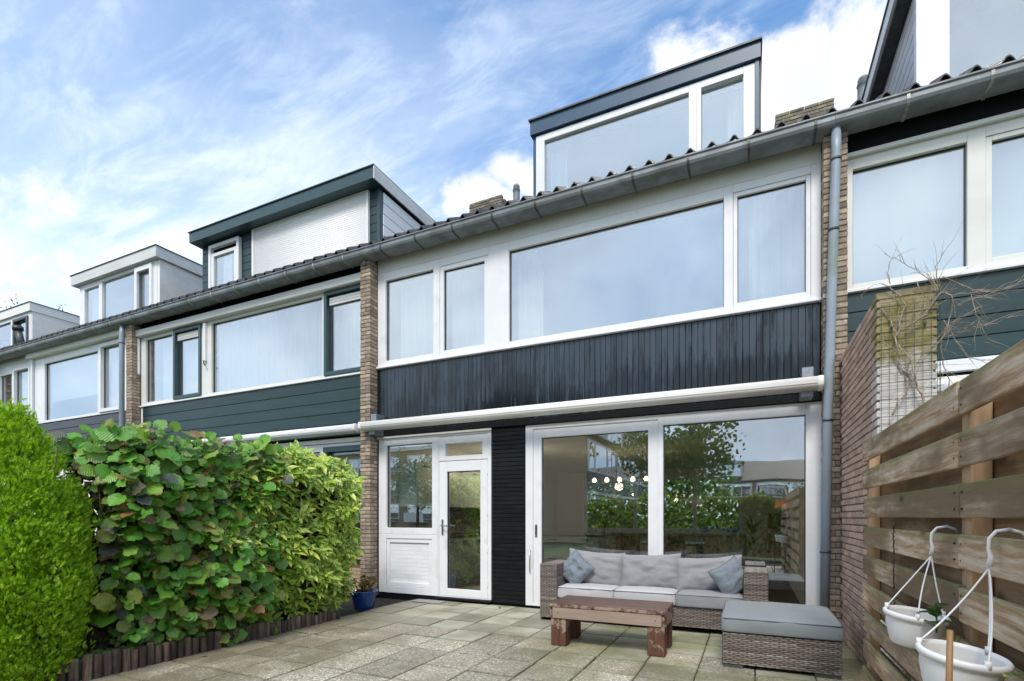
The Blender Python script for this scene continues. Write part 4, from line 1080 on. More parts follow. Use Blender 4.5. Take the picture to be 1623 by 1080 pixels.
# bamboo cane and the variegated shrub at the right edge
cn = MB(); zz_ = 0
pts = [(.425, -5.02, -.02), (.43, -5.02, .3), (.435, -5.02, .6), (.437, -5.02, .80), (.44, -5.02, .995)]
cn.tube(pts, [.0085, .008, .0078, .0075, .0065], 10)
for p in pts[1:4]: cn.tube([(p[0], p[1], p[2] - .006), (p[0], p[1], p[2] + .006)], .0098, 10)
tag(cn.build('bamboo_cane', 'bamboo', None, True), 'brown bamboo cane standing in front of the nearer hanging pot', 'cane')
VS = thing('variegated_shrub', 'yellow edged shrub at the bottom right corner by the fence', 'shrub', (.60, -4.95, 0))
MB().tube([(.60, -4.95, -.02), (.61, -4.93, .4), (.60, -4.95, .84)], .006, 6).tube([(.61, -4.93, .3), (.63, -4.8, .75)], .005, 6).build('stem', 'bark', VS)
vl = leaf_mesh('leaf', 'vari', .085, .04)
for k in range(46):
    z = rs.uniform(.3, .88); a = rs.uniform(0, 6.28)
    piece('leaf', vl, (.605 + rs.uniform(-.03, .04), -4.92 + rs.uniform(-.06, .10), z), VS, (R(rs.uniform(-10, 45)), rs.uniform(-.3, .3), a))
CH = MB()
for k in range(26): 
    z = 1.24 - k * .022; rr_ = random.uniform(-.006, .006)
    CH.tube([(XF - .012 + rr_, -3.38, z), (XF - .012 - rr_, -3.38 + (.006 if k % 2 else -.006), z - .012), (XF - .012, -3.38, z - .024)], .0035, 5)
tag(CH.build('hanging_chain', 'chain'), 'thin dark chain hanging down the front of the fence planks', 'chain')

# ================================================================== wicker furniture
def weave(mb, O, U, V, N, lu, lv, pr=.0150, stake=.034, w_=.0063, amp=.0042):
    O, U, V, N = Vector(O), Vector(U), Vector(V), Vector(N)
    rows = int(lv / pr); n = max(2, int(lu / stake * 4))
    for j in range(rows):
        v0 = (j + .5) * lv / rows
        # break each strand into lengths so that tones vary
        i = 0
        while i < n:
            m_ = min(n, i + random.randint(14, 60)); vs_ = []
            for k in range(i, m_ + 1):
                u = lu * k / n
                h = amp * math.sin(2 * PI * u / (2 * stake) + PI * (j % 2)) + .004
                for dv, dh in ((-w_, -.0016), (0, .001), (w_, -.0016)):
                    vs_.append(O + U * u + V * (v0 + dv) + N * (h + dh))
            c = m_ - i
            fs_ = []
            for k in range(c):
                a = 3 * k; fs_ += [(a, a + 3, a + 4, a + 1), (a + 1, a + 4, a + 5, a + 2)]
            mb.add(vs_, fs_); i = m_
def wicker_box(parent, name, x0, x1, y0, y1, z0, z1, faces='fblrt'):
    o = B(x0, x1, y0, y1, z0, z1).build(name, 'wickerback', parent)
    mb = MB()
    if 'f' in faces: weave(mb, (x0, y0, z0), (1, 0, 0), (0, 0, 1), (0, -1, 0), x1 - x0, z1 - z0)
    if 'b' in faces: weave(mb, (x1, y1, z0), (-1, 0, 0), (0, 0, 1), (0, 1, 0), x1 - x0, z1 - z0)
    if 'l' in faces: weave(mb, (x0, y1, z0), (0, -1, 0), (0, 0, 1), (-1, 0, 0), y1 - y0, z1 - z0)
    if 'r' in faces: weave(mb, (x1, y0, z0), (0, 1, 0), (0, 0, 1), (1, 0, 0), y1 - y0, z1 - z0)
    if 't' in faces: weave(mb, (x0, y0, z1), (0, 1, 0), (1, 0, 0), (0, 0, 1), y1 - y0, x1 - x0)
    stuff(mb.build('wicker_weave', 'wicker', o, True)); return o
SO = thing('wicker_sofa', 'three-seat grey wicker sofa in front of the sliding door', 'sofa', (-1.1, -.4, 0))
wicker_box(SO, 'arm', -2.37, -2.15, -.70, -.06, .035, .69)
wicker_box(SO, 'arm', -.065, .16, -.70, -.06, .035, .69)
wicker_box(SO, 'backrest', -2.148, -.067, -.20, -.06, .05, .66, 'ft')
wicker_box(SO, 'base', -2.148, -.067, -.685, -.21, .06, .275, 'f')
for x in (-2.36, -2.16, -.055, .15): B(x - .01, x + .012, -.69, -.07, 0, .034).build('foot', 'strap', SO)
def box_cushion(w_, d_, h_, rad, crown, n=14, seed=0):
    """rounded, slightly crowned box; origin at bottom centre"""
    bm = bmesh.new(); bmesh.ops.create_cube(bm, size=2)
    bmesh.ops.subdivide_edges(bm, edges=bm.edges[:], cuts=n, use_grid_fill=True)
    for v in bm.verts:
        q = v.co
        u_, v_ = q.x, q.y
        p = Vector((q.x * w_ / 2, q.y * d_ / 2, q.z * h_ / 2))
        c = Vector((max(-w_ / 2 + rad, min(w_ / 2 - rad, p.x)), max(-d_ / 2 + rad, min(d_ / 2 - rad, p.y)), max(-h_ / 2 + rad * .8, min(h_ / 2 - rad * .8, p.z))))
        dlt = p - c
        if dlt.length > 1e-6: p = c + dlt.normalized() * min(rad, dlt.length)
        nz_ = noise.noise(Vector((p.x * 6 + seed, p.y * 6, p.z * 9))) * .006 + noise.noise(Vector((p.x * 17 + seed, p.y * 17, p.z * 12))) * .003
        if q.z > .3: p.z += crown * max(0, 1 - u_ ** 4) * max(0, 1 - v_ ** 4) + nz_
        if abs(u_) > .98 or abs(v_) > .98: p += Vector((p.x, p.y, 0)).normalized() * (.008 * (1 - q.z * q.z) + nz_)
        v.co = p + Vector((0, 0, h_ / 2))
    me = bpy.data.meshes.new('cushion'); bm.to_mesh(me); bm.free()
    me.polygons.foreach_set('use_smooth', [True] * len(me.polygons)); return me
def rrect(w_, d_, rad, z, n=5):
    pts = []
    for cx, cy, a0 in ((1, 1, 0), (-1, 1, 90), (-1, -1, 180), (1, -1, 270)):
        for k in range(n + 1):
            a = R(a0 + 90 * k / n); pts.append((cx * (w_ / 2 - rad) + rad * math.cos(a), cy * (d_ / 2 - rad) + rad * math.sin(a), z))
    return pts + [pts[0], pts[1]]
def seat_cushion(label, cat, loc, w_, d_, h_, mat, rotz=0, seed=0, name='seat_cushion', group=None, crown=.018):
    t = thing(name, label, cat, loc, (0, 0, rotz), group, local=True)
    me = box_cushion(w_, d_, h_, .03, crown, 14, seed); me.materials.append(M[mat]); piece('cover', me, (0, 0, 0), t)
    for z in (h_ - .014, .014): MB().tube(rrect(w_ + .004, d_ + .004, .04, z), .005, 6).build('piping', 'piping', t, True)
    return t
cw = 2.085 / 3
for k, lb in enumerate(('left seat cushion of the wicker sofa', 'middle seat cushion of the wicker sofa', 'right seat cushion of the wicker sofa')):
    seat_cushion('flat grey ' + lb, 'cushion', (-2.148 + cw * (k + .5), -.462, .277), cw - .008, .50, .15, 'fab_l' if k < 2 else 'fab_m', random.uniform(-.01, .01), k * 5, group='sofa seat cushions')
def pillow(label, loc, rot, w_, h_, t_, mat, seed, name='back_cushion', group=None, pipe=False, pw=3.0):
    t = thing(name, label, 'cushion', loc, rot, group, local=True)
    n = 26; vs_ = []; fs_ = []
    def pt(i, j, sgn):
        u, v = -1 + 2 * i / n, -1 + 2 * j / n
        th = max(0, (1 - abs(u) ** pw) * (1 - abs(v) ** pw)) ** .55
        x = w_ / 2 * u * (1 - .05 * (1 - v * v) * abs(u)); z = h_ / 2 * v * (1 - .06 * (1 - u * u) * abs(v))
        nz_ = noise.noise(Vector((u * 2.3 + seed, v * 2.3, sgn))) * .030 + noise.noise(Vector((u * 6 + seed, v * 5, sgn * 2))) * .014 + .005 * math.sin(14 * u * v + 6 * v + seed)
        fold = .006 * math.sin(9 * v + 4 * u + seed) * (abs(u) ** 3)
        return (x, sgn * (t_ / 2 * th + (nz_ + fold) * th), z - .03 * h_ * (1 - u * u) * (v > 0) * v + .012 * noise.noise(Vector((u * 2 + seed * 2, v, 3))))
    for sgn in (-1, 1):
        k0 = len(vs_)
        for j in range(n + 1):
            for i in range(n + 1): vs_.append(pt(i, j, sgn))
        for j in range(n):
            for i in range(n):
                q = (k0 + j * (n + 1) + i, k0 + j * (n + 1) + i + 1, k0 + (j + 1) * (n + 1) + i + 1, k0 + (j + 1) * (n + 1) + i)
                fs_.append(q if sgn < 0 else q[::-1])
    MB().add(vs_, fs_).build('cover', mat, t, True)
    if pipe:
        ring = [pt(i, 0, 1) for i in range(n)] + [pt(n, j, 1) for j in range(n)] + [pt(n - i, n, 1) for i in range(n)] + [pt(0, n - j, 1) for j in range(n)]
        MB().tube(ring + ring[:2], .006, 6).build('piping', 'piping', t, True)
    return t
BCG = 'back cushions leaning on the wicker sofa'
pillow('pale grey back cushion at the left of the sofa', (-1.79, -.30, .625), (R(-14), R(3), R(-2)), .74, .46, .23, 'fab_m', 1, group=BCG)
pillow('grey back cushion at the middle of the sofa', (-1.10, -.31, .615), (R(-15), R(-2), R(1)), .72, .45, .23, 'fab_m', 7, group=BCG)
pillow('grey back cushion at the right of the sofa', (-.44, -.31, .615), (R(-17), R(-4), R(4)), .74, .43, .23, 'fab_m', 13, group=BCG)
pillow('blue-grey throw cushion propped in the left corner of the sofa', (-2.00, -.44, .615), (R(-20), R(38), R(-22)), .37, .37, .15, 'fab_b', 21, 'throw_cushion', 'throw cushions', True)
pillow('blue-grey throw cushion leaning on the right arm of the sofa', (-.20, -.50, .60), (R(-16), R(-28), R(38)), .37, .37, .15, 'fab_b', 33, 'throw_cushion', 'throw cushions', True)

OT = thing('wicker_ottoman', 'square grey wicker footstool in front of the sofa by the brick wall', 'footstool', (.21, -1.43, 0))
wicker_box(OT, 'base', -.215, .64, -1.915, -.955, .035, .295, 'flr')
for x0_, x1_ in ((-.215, -.06), (.46, .64)): B(x0_, x1_, -1.91, -.96, 0, .034).build('foot', 'strap', OT)
seat_cushion('thick grey-green cushion lying on the wicker footstool', 'cushion', (.2125, -1.435, .297), .875, .98, .135, 'fab_c', 0, 44, 'footstool_cushion')

# ================================================================== coffee table
CT = thing('coffee_table', 'low brown wooden coffee table with worn white paint on its frame', 'table', (-1.25, -1.6, 0))
tx0, tx1, ty0, ty1 = -1.81, -.695, -1.86, -1.32
for k in range(4):
    a = ty0 + (ty1 - ty0) * k / 4
    B(tx0, tx1, a + .0015, a + (ty1 - ty0) / 4 - .0015, .385, .425).build('top_plank', 'table0', CT, bevel=.005)
for a, b in ((tx0 + .01, tx0 + .165), (tx1 - .165, tx1 - .01)):
    for c, d_ in ((ty0 + .02, ty0 + .165), (ty1 - .165, ty1 - .015)):
        B(a, b, c, d_, 0, .384).build('leg', 'table2', CT, bevel=.008, seg=2)
B(tx0 + .035, tx1 - .035, ty0 + .004, ty0 + .019, .275, .384).build('apron', 'table1', CT, bevel=.003)
B(tx0 + .035, tx1 - .035, ty1 - .014, ty1 - .002, .275, .384).build('apron', 'table0', CT, bevel=.003)
B(tx0 - .004, tx0 + .009, ty0 + .03, ty1 - .03, .275, .384).build('apron', 'table2', CT, bevel=.003)
B(tx1 - .009, tx1 + .004, ty0 + .03, ty1 - .03, .275, .384).build('apron', 'table2', CT, bevel=.003)
for x in (tx0 + .09, tx1 - .09): MB().tube([(x, ty0 + .001, .33), (x, ty0 + .006, .33)], .006, 8).build('screw', 'strap', CT)

# door mat
dm_ = MB(); 
dm_.box(-4.62, -4.12, -.30, -.09, .002, .016); tag(dm_.build('door_mat', 'mat', None, bevel=.004), 'small flat grey mat lying in front of the back door', 'mat')

# ================================================================== hedge, conifer, edging
EDG = thing('log_edging', 'row of short dark wooden posts edging the planting bed', 'edging', (-4.68, -3, 0))
lgm = []
for k in range(4):
    n_ = 9; rr_ = .036; prof = []
    mb = MB(); mb.lathe([(0, .0), (rr_ * .9, .0), (rr_, -.006), (rr_ * 1.01, -.33)], (0, 0, 0), 12); lgm.append(mb.mesh('log', 'log', True))
y = -4.42; rl = random.Random(8)
while y < -1.75:
    s_ = rl.uniform(.82, 1.12); y += .072 * s_ * .5
    piece('log', lgm[rl.randrange(4)], (-4.685 + rl.uniform(-.006, .006), y, .19 + rl.uniform(-.02, .02) - .03 * (y + 4.4)), EDG, (rl.uniform(-.03, .03), rl.uniform(-.03, .03), rl.uniform(0, 6)), (s_, s_, 1))
    y += .072 * s_ * .5
for k in range(14):
    a = k / 13
    piece('log', lgm[k % 4], (-4.735 - a * .88, -4.46 - .42 * a ** .8, .19 + rl.uniform(-.02, .02)), EDG, (rl.uniform(-.03, .03), 0, rl.uniform(0, 6)))

def leaf_basis(nrm, up, roll):
    nrm = nrm.normalized(); t = up - nrm * up.dot(nrm)
    t = t.normalized() if t.length > 1e-4 else nrm.orthogonal().normalized()
    b = t.cross(nrm)
    m_ = Matrix((b, t, nrm)).transposed()
    return m_ @ Matrix.Rotation(roll, 3, 'Z')
def plant_leaves(parent, sites, meshes, nind, name_stuff):
    """sites: (pos, rot3x3, scale, depth). The largest-showing become single leaves, the rest one mesh"""
    campos = Vector((0, -6.6, 1.27))
    order = sorted(range(len(sites)), key=lambda i: (sites[i][3] * 9 + (sites[i][0] - campos).length / sites[i][2] * .3))
    acc = MB(); ap = []
    for rank, i in enumerate(order):
        p, m_, s_, dpt = sites[i]; me = meshes[i % len(meshes)]
        if rank < nind:
            o = piece('leaf', me, p, parent, m_.to_euler(), (s_, s_, s_))
        else:
            k = len(acc.v)
            for v in me.vertices: acc.v.append(tuple(p + m_ @ (v.co * s_)))
            if 'leafpos' in me.attributes: ap += [tuple(q.vector) for q in me.attributes['leafpos'].data]
            for f_ in me.polygons: acc.f.append(tuple(k + q for q in f_.vertices))
    o = stuff(acc.build(name_stuff, meshes[0].materials[0], parent, True))
    if ap:
        a_ = o.data.attributes.new('leafpos', 'FLOAT_VECTOR', 'POINT'); a_.data.foreach_set('vector', [c for q in ap for c in q])
rh = random.Random(21)
def surf_x(y, z): return -4.60 + .16 * noise.noise(Vector((y * 1.7, z * 1.7, 3.3))) + .07 * noise.noise(Vector((y * 5, z * 5, 1)))
HZ = thing('broadleaf_hedge', 'broad rounded leaves of a hedge turning brown, between conifer and spotted shrub', 'hedge', (-5.2, -3.7, 0))
sites = []
def hz_top(y): return 1.98 + .15 * noise.noise(Vector((y * 3, 0, 9))) - (.0 if y > -4.35 else (-4.35 - y) * .6)
jit = lambda a: Vector([rh.uniform(-a, a) for _ in range(3)])
twg = MB(); inn = MB()
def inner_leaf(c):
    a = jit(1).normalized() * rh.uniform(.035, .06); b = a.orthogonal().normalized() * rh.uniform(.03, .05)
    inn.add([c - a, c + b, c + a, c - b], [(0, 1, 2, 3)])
for k in range(720):
    y = rh.uniform(-4.22, -2.62); top = hz_top(y); kind = rh.random()
    if kind < .20:      # shoots standing up out of the top
        base = Vector((rh.uniform(-5.35, -4.75), y, top - .22)); dr = (Vector((.35, -.12, 1)) + jit(.45)).normalized(); L = rh.uniform(.16, .36)
        dp0 = .02
    else:
        z = rh.uniform(.10, top - .06); deep = rh.random() < .38
        tip = Vector((surf_x(y, z) - (rh.uniform(.25, .6) if deep else rh.uniform(0, .09)) - max(0, z - 1.8) * .5 - (.08 if z < .3 else 0), y, z))
        dr = (Vector((1, -.25, .15 if z > .4 else .3)) + jit(.55)).normalized(); L = rh.uniform(.22, .42); base = tip - dr * L
        dp0 = .4 if deep else 0
    pts = [base + dr * L * q / 4 + Vector((0, 0, -.10 * L * (q / 4) ** 2)) for q in range(5)]
    twg.tube(pts, [.0035, .003, .0026, .002, .0015], 4)
    n_ = rh.randint(5, 8)
    for q in range(n_):
        s_ = (q + .6) / n_; p = base + dr * L * s_ + Vector((0, 0, -.10 * L * s_ * s_))
        sd = dr.cross(Vector((0, 0, 1))); sd = sd.normalized() if sd.length > .1 else Vector((1, 0, 0))
        sg = 1 if q % 2 else -1
        ld = (dr * (.45 + .5 * (q == n_ - 1)) + sd * sg * (.85 if q < n_ - 1 else .1) + Vector((0, 0, -.28)) + jit(.25)).normalized()
        nr = (Vector((.75, -.50, .8)) + jit(.78))
        sites.append((p + ld * .018, leaf_basis(nr, ld, 0), rh.choice((.45, .6, .75, .9, 1.05, 1.2)) * rh.uniform(.85, 1.05) * (.8 if q == n_ - 1 else 1), dp0 + (1 - s_) * .22))
for k in range(3600):      # crowded inner growth, coloured dark to paint shade into the gaps
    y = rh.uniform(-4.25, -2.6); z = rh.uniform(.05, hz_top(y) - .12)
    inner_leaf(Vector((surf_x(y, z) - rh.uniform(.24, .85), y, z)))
stuff(twg.build('twigs', 'bark', HZ)); stuff(inn.build('painted_shade_growth', 'inner', HZ)); inn = MB()
plant_leaves(HZ, sites, [round_leaf('leaf', 'hazel', .135, k * 1.001) for k in range(4)], 298, 'inner_leaves')
for k in range(16):
    y = rh.uniform(-4.6, -2.8); x = rh.uniform(-5.3, -4.85)
    MB().tube([(x, y, -.05), (x + rh.uniform(-.05, .1), y + rh.uniform(-.1, .1), .8), (x + rh.uniform(-.1, .2), y + rh.uniform(-.2, .2), 1.8)], [.014, .01, .004], 6).build('stem', 'bark', HZ, True)
AU = thing('spotted_shrub', 'dense shrub with narrow yellow-speckled leaves next to the blue pot', 'shrub', (-5.2, -2.2, 0))
sites = []
twg = MB()
for k in range(740):
    y = rh.uniform(-3.30, -1.34)
    top = 2.02 + .07 * noise.noise(Vector((y * 3, 4, 9))) - max(0, y + 1.75) ** 2 * 1.2 - max(0, -3.0 - y) * .35
    z = rh.uniform(.14, top) if rh.random() > .14 else top + rh.uniform(-.06, .04)
    if y < -2.85 and z < 1.0 and rh.random() < .75: continue
    deep = rh.random() < .36
    dp0 = rh.uniform(.2, .6) if deep else min(.2, rh.expovariate(1 / .05))
    if z > top - .08: dp0 = rh.uniform(0, .8)
    x = surf_x(y, z) - .03 - dp0 - max(0, z - 1.8) * .7 - max(0, y + 1.6) ** 2 * 1.9 - (.10 if z < .35 else 0)
    ax = (Vector((.85, -.30, .6)) + jit(.5)).normalized(); c = Vector((x, y, z))
    twg.tube([c - ax * .22 + Vector((-.05, 0, -.04)), c - ax * .1, c], [.005, .004, .003], 5)
    e1 = ax.orthogonal().normalized(); e2 = ax.cross(e1); a0 = rh.uniform(0, 6.28); n_ = rh.randint(6, 9)
    for q in range(n_):
        a = a0 + 2.4 * q; lift = .75 - .12 * q; sc_ = rh.uniform(.75, 1.15) * (.55 + .08 * q if q < 4 else 1)
        ld = (e1 * math.cos(a) + e2 * math.sin(a) + ax * lift + Vector((0, 0, -.18)) + jit(.12)).normalized()
        nr = ax * 1.0 - ld * .4 + Vector((0, 0, .25)) + jit(.18)
        sites.append((c - ax * .010 * q, leaf_basis(nr, ld, 0), sc_, (dp0 if z < top - .08 else 0) + .004 * q))
for k in range(3600):  # same dark growth, painting shade behind the spotted leaves
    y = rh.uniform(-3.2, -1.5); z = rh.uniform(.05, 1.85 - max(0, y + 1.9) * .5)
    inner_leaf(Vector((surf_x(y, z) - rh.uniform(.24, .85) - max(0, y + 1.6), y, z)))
stuff(twg.build('twigs', 'bark', AU)); stuff(inn.build('painted_shade_growth', 'inner', AU))
plant_leaves(AU, sites, [leaf_mesh('leaf', 'aucuba', .165, .056, 5, .3, .18 + .06 * k) for k in range(3)], 298, 'inner_leaves')
for k in range(14):
    y = rh.uniform(-3.1, -1.5); x = rh.uniform(-5.3, -4.85)
    MB().tube([(x, y, -.05), (x + rh.uniform(-.05, .1), y + rh.uniform(-.1, .1), .8), (x + rh.uniform(-.1, .2), y + rh.uniform(-.2, .2), 1.75)], [.014, .01, .004], 6).build('stem', 'bark', AU, True)

CO = thing('conifer', 'bright green dense rounded conifer at the left edge of the picture', 'conifer', (-5.05, -4.72, 0))
MB().tube([(-5.05, -4.72, -.05), (-5.05, -4.72, 1.0), (-5.05, -4.72, 1.9)], [.05, .035, .01], 8).build('trunk', 'bark', CO, True)
prof_ = [(.08, .30), (.45, .43), (.9, .49), (1.3, .45), (1.6, .36), (1.82, .245), (1.98, .145), (2.08, .07), (2.14, .0)]
def crad(z):
    for (a, ra), (b, rb) in zip(prof_, prof_[1:]):
        if a <= z <= b: return ra + (rb - ra) * (z - a) / (b - a)
    return .02
fo = MB()
def spray(c, dr, L):
    sd_ = dr.cross(Vector([rh.uniform(-1, 1) for _ in range(3)])).normalized()
    vs_ = []; fs_ = []; nb = 5
    for i in range(nb):
        s_ = i / nb; b0 = c + dr * L * s_ * .8
        for sg in (-1, 1):
            d2 = (dr + sd_ * sg * .8).normalized(); l2 = L * (.50 - .28 * s_); w2 = dr * .0045
            q = len(vs_); vs_ += [b0 - w2, b0 + w2, b0 + d2 * l2]; fs_.append((q, q + 1, q + 2))
    q = len(vs_); vs_ += [c - sd_ * .004, c + sd_ * .004, c + dr * L]; fs_.append((q, q + 1, q + 2))
    fo.add(vs_, fs_)
CC = Vector((-5.05, -4.72, 0))
for k in range(1900):
    z = rh.uniform(.08, 2.10); a = rh.uniform(0, 2 * PI)
    if rh.random() > (crad(z) + .08) / .58: continue
    e = Vector((math.cos(a), math.sin(a), 0)); lump = 1 + .13 * noise.noise(Vector((e.x * 2.2, e.y * 2.2, z * 3.2)))
    deep = rh.random() < .18
    rc = crad(z) * lump * (rh.uniform(.3, .75) if deep else rh.uniform(.9, 1.0))
    tip = CC + e * rc + Vector((0, 0, z)); ax = (e * .6 + Vector((0, 0, 1)) + Vector([rh.uniform(-.25, .25) for _ in range(3)])).normalized()
    for q in range(27):
        s_ = rh.uniform(0, 1); pos = tip - ax * .13 * s_ + Vector([rh.gauss(0, .036 * (.5 + s_)) for _ in range(3)])
        d_ = (ax + Vector([rh.uniform(-.6, .6) for _ in range(3)])).normalized()
        spray(pos, d_, rh.uniform(.03, .058))
stuff(fo.build('foliage', 'thuja', CO))

# blue pot with sedum
PT = thing('flower_pot', 'cobalt blue glazed pot at the foot of the brick pier', 'flower pot', (-4.88, -1.03, 0))
MB().lathe([(0, .0), (.125, .0), (.135, .01), (.175, .22), (.185, .235), (.185, .25), (.165, .25), (.155, .2), (0, .2)], (-4.88, -1.03, .0), 32).build('pot_body', 'pot', PT, True)
MB().lathe([(0, .205), (.158, .205)], (-4.88, -1.03, 0), 20).build('soil', 'soil', PT)
SE = thing('potted_sedum', 'yellow and dark red succulent growing in the blue pot', 'plant', (-4.88, -1.03, .2))
sl = leaf_mesh('leaf', 'sedum', .05, .036, 4, .2, .1, 'round'); acc = MB()
for k in range(42):
    a = rh.uniform(0, 6.28); q = rh.uniform(.0, .17)
    b0 = Vector((-4.88 + q * .6 * math.cos(a), -1.03 + q * .6 * math.sin(a), .2)); tip = Vector((-4.88 + q * 1.25 * math.cos(a), -1.03 + q * 1.25 * math.sin(a), .30 + rh.uniform(0, .14) - q * .3))
    MB().tube([b0, b0.lerp(tip, .6) + Vector((0, 0, .02)), tip], .003, 5).build('stem', 'sedum', SE, True)
    for j in range(7):
        o = piece('leaf', sl, tip + Vector([rh.uniform(-.012, .012) for _ in range(3)]), SE, (R(rh.uniform(0, 60)), rh.uniform(-.4, .4), rh.uniform(0, 6.28)))

# a few fallen leaves along the bed and by the door
fm = [round_leaf('fallen_leaf', 'hazel', .05, 1), round_leaf('fallen_leaf', 'hazel', .04, 3)]
for k, (x, y, lb) in enumerate(((-4.50, -3.6, 'beside the log edging nearest the camera'), (-4.45, -2.5, 'beside the log edging below the spotted shrub'), (-3.15, -.27, 'at the foot of the black panel'), (-2.2, -2.4, 'in the open middle of the paving'), (.42, -2.25, 'between the footstool and the fence'))):
    o = piece('fallen_leaf', fm[k % 2], (x, y, .012), None, (R(rh.uniform(-20, 20)), R(rh.uniform(-20, 20)), rh.uniform(0, 6.28)))
    tag(o, 'small fallen leaf lying ' + lb, 'leaf', 'fallen leaves on the paving')

NS = thing('gap_darkening_shrub', 'leafy shrub added behind the plank fence to darken its gaps', 'shrub', (1.25, -3.2, 0)); mb = MB()  # leaf mass added so the gaps between fence planks look dark
MB().tube([(1.25, -3.2, -.1), (1.25, -3.2, .9)], .02, 6).build('stem', 'bark', NS)
for q in range(3200):
    c = Vector((rh.uniform(.92, 1.6), rh.uniform(-5.2, -2.15), rh.uniform(-.05, 1.45))); a = jit(1).normalized() * .05; b = a.orthogonal() * .7
    mb.add([c - a, c + b, c + a, c - b], [(0, 1, 2, 3)])
stuff(mb.build('leaves', 'ivy', NS))

# ================================================================== interior seen through the glass
def unit(label, cat, x0, x1, y0, y1, z0, z1, name, mat='mint', doors=(), face='x', top=None):
    t = thing(name, label, cat, ((x0 + x1) / 2, (y0 + y1) / 2, z0))
    B(x0, x1, y0, y1, z0 + .001, z1).build('carcass', mat, t)
    for (a, b, c, d_) in doors:
        if face == 'x': o = B(x1 + .001, x1 + .020, a + .003, b - .003, c, d_).build('cabinet_door', mat, t, bevel=.003); MB().box(x1 + .02, x1 + .045, (a + b) / 2 - .08, (a + b) / 2 + .08, d_ - .06, d_ - .045).build('handle', 'dark', o)
        else:
            o = frame_boxes(MB(), a + .003, b - .003, c, d_, [(a + .06, b - .06, c + .05, d_ - .05)], y0 - .02, y0 - .001).box(a + .06, b - .06, y0 - .012, y0 - .001, c + .05, d_ - .05).build('cabinet_door', mat, t, bevel=.002)
            MB().box((a + b) / 2 - .09, (a + b) / 2 + .09, y0 - .045, y0 - .02, d_ - .045, d_ - .03).build('handle', 'dark', o)
    if top: B(x0 - .01, x1 + .03, y0 - .03, y1 + .01, z1 + .001, z1 + top).build('worktop', 'worktop', t, bevel=.003)
    return t
unit('pale kitchen base cupboards along the left wall inside the back door', 'cupboard', -5.43, -4.84, .75, 3.3, .02, .9, 'kitchen_base_unit', doors=[(.75 + k * .6, 1.35 + k * .6, .14, .88) for k in range(4)], top=.04)
unit('pale kitchen wall cupboards above the patterned backsplash', 'cupboard', -5.43, -5.08, .45, 3.3, 1.45, 2.2, 'kitchen_wall_unit', doors=[(.45 + k * .57, 1.02 + k * .57, 1.46, 2.19) for k in range(5)])
unit('tall pale kitchen cupboard at the end of the counter', 'cupboard', -5.43, -4.82, 3.32, 4.5, .02, 2.2, 'tall_kitchen_unit', doors=[(3.32, 3.9, .14, 2.18), (3.9, 4.5, .14, 2.18)])
tag(B(-5.438, -5.431, .2, 3.3, .945, 1.448).build('backsplash', 'splash'), 'dark patterned tile backsplash between the kitchen cupboards', 'backsplash')
tag(MB().tube([(-5.2, 1.2, .94), (-5.2, 1.2, 1.2), (-5.19, 1.2, 1.235), (-5.16, 1.2, 1.25), (-4.98, 1.2, 1.25), (-4.96, 1.2, 1.23), (-4.96, 1.2, 1.18)], .012, 10).build('kitchen_tap', 'dark', None, True), 'black angular kitchen tap behind the side window', 'tap')
unit('pale mint kitchen island with wide drawers behind the sliding door', 'kitchen island', -3.9, -2.55, 2.7, 3.5, .02, .9, 'kitchen_island', doors=[(-3.9, -3.05, .52, .88), (-3.9, -3.05, .14, .51), (-3.04, -2.56, .52, .88), (-3.04, -2.56, .14, .51)], face='y', top=.04)
DT = thing('dining_table', 'dark dining table behind the sofa inside the room', 'table', (-1.6, 4.0, 0))
B(-2.5, -.8, 3.5, 4.4, .73, .77).build('tabletop', 'worktop', DT, bevel=.004)
for x in (-2.4, -.9):
    for y in (3.6, 4.3): B(x - .03, x + .03, y - .03, y + .03, .02, .729).build('leg', 'dark', DT)
for k, (x, lb) in enumerate(((-2.1, 'dark dining chair left behind the sliding glass'), (-1.3, 'dark dining chair right behind the sliding glass'))):
    c = thing('dining_chair', lb, 'chair', (x, 3.2, 0), group='dining chairs')
    B(x - .22, x + .22, 3.05, 3.5, .44, .5).build('seat', 'oak', c, bevel=.01); B(x - .23, x + .23, 3.02, 3.08, .5, .92).build('backrest', 'oak', c, bevel=.015)
    for sx_ in (-.19, .19):
        for y in (3.08, 3.46): B(x + sx_ - .018, x + sx_ + .018, y - .018, y + .018, .02, .439).build('leg', 'dark', c)
PL = thing('pendant_lamp', 'black bar pendant lamp with five lit globe bulbs', 'lamp', (-2.47, 3.95, 1.9))
MB().box(-3.15, -1.78, 3.94, 3.96, 2.19, 2.205).tube([(-2.95, 3.95, 2.2), (-2.95, 3.95, 2.62)], .006, 6).tube([(-2.0, 3.95, 2.2), (-2.0, 3.95, 2.62)], .006, 6).box(-3.15, -3.137, 3.94, 3.96, 1.95, 2.19).box(-1.793, -1.78, 3.94, 3.96, 1.95, 2.19).box(-3.137, -1.793, 3.94, 3.96, 1.95, 1.962).build('lamp_bar', 'dark', PL)
for k in range(5):
    x = -3.005 + k * .2695
    MB().lathe([(.0, -.065), (.03, -.06), (.045, -.038), (.045, -.015), (.028, .01), (.016, .03)], (x, 3.95, 2.07), 14).build('bulb', 'bulb', PL, True)
    MB().tube([(x, 3.95, 2.10), (x, 3.95, 2.19)], .018, 8).build('socket', 'dark', PL)
def point(name, loc, e, parent, r=.08):
    d_ = bpy.data.lights.new(name, 'POINT'); d_.energy = e; d_.color = (1, .80, .55); d_.shadow_soft_size = r
    o = bpy.data.objects.new(name, d_); col.objects.link(o); o.location = loc; adopt(o, parent)
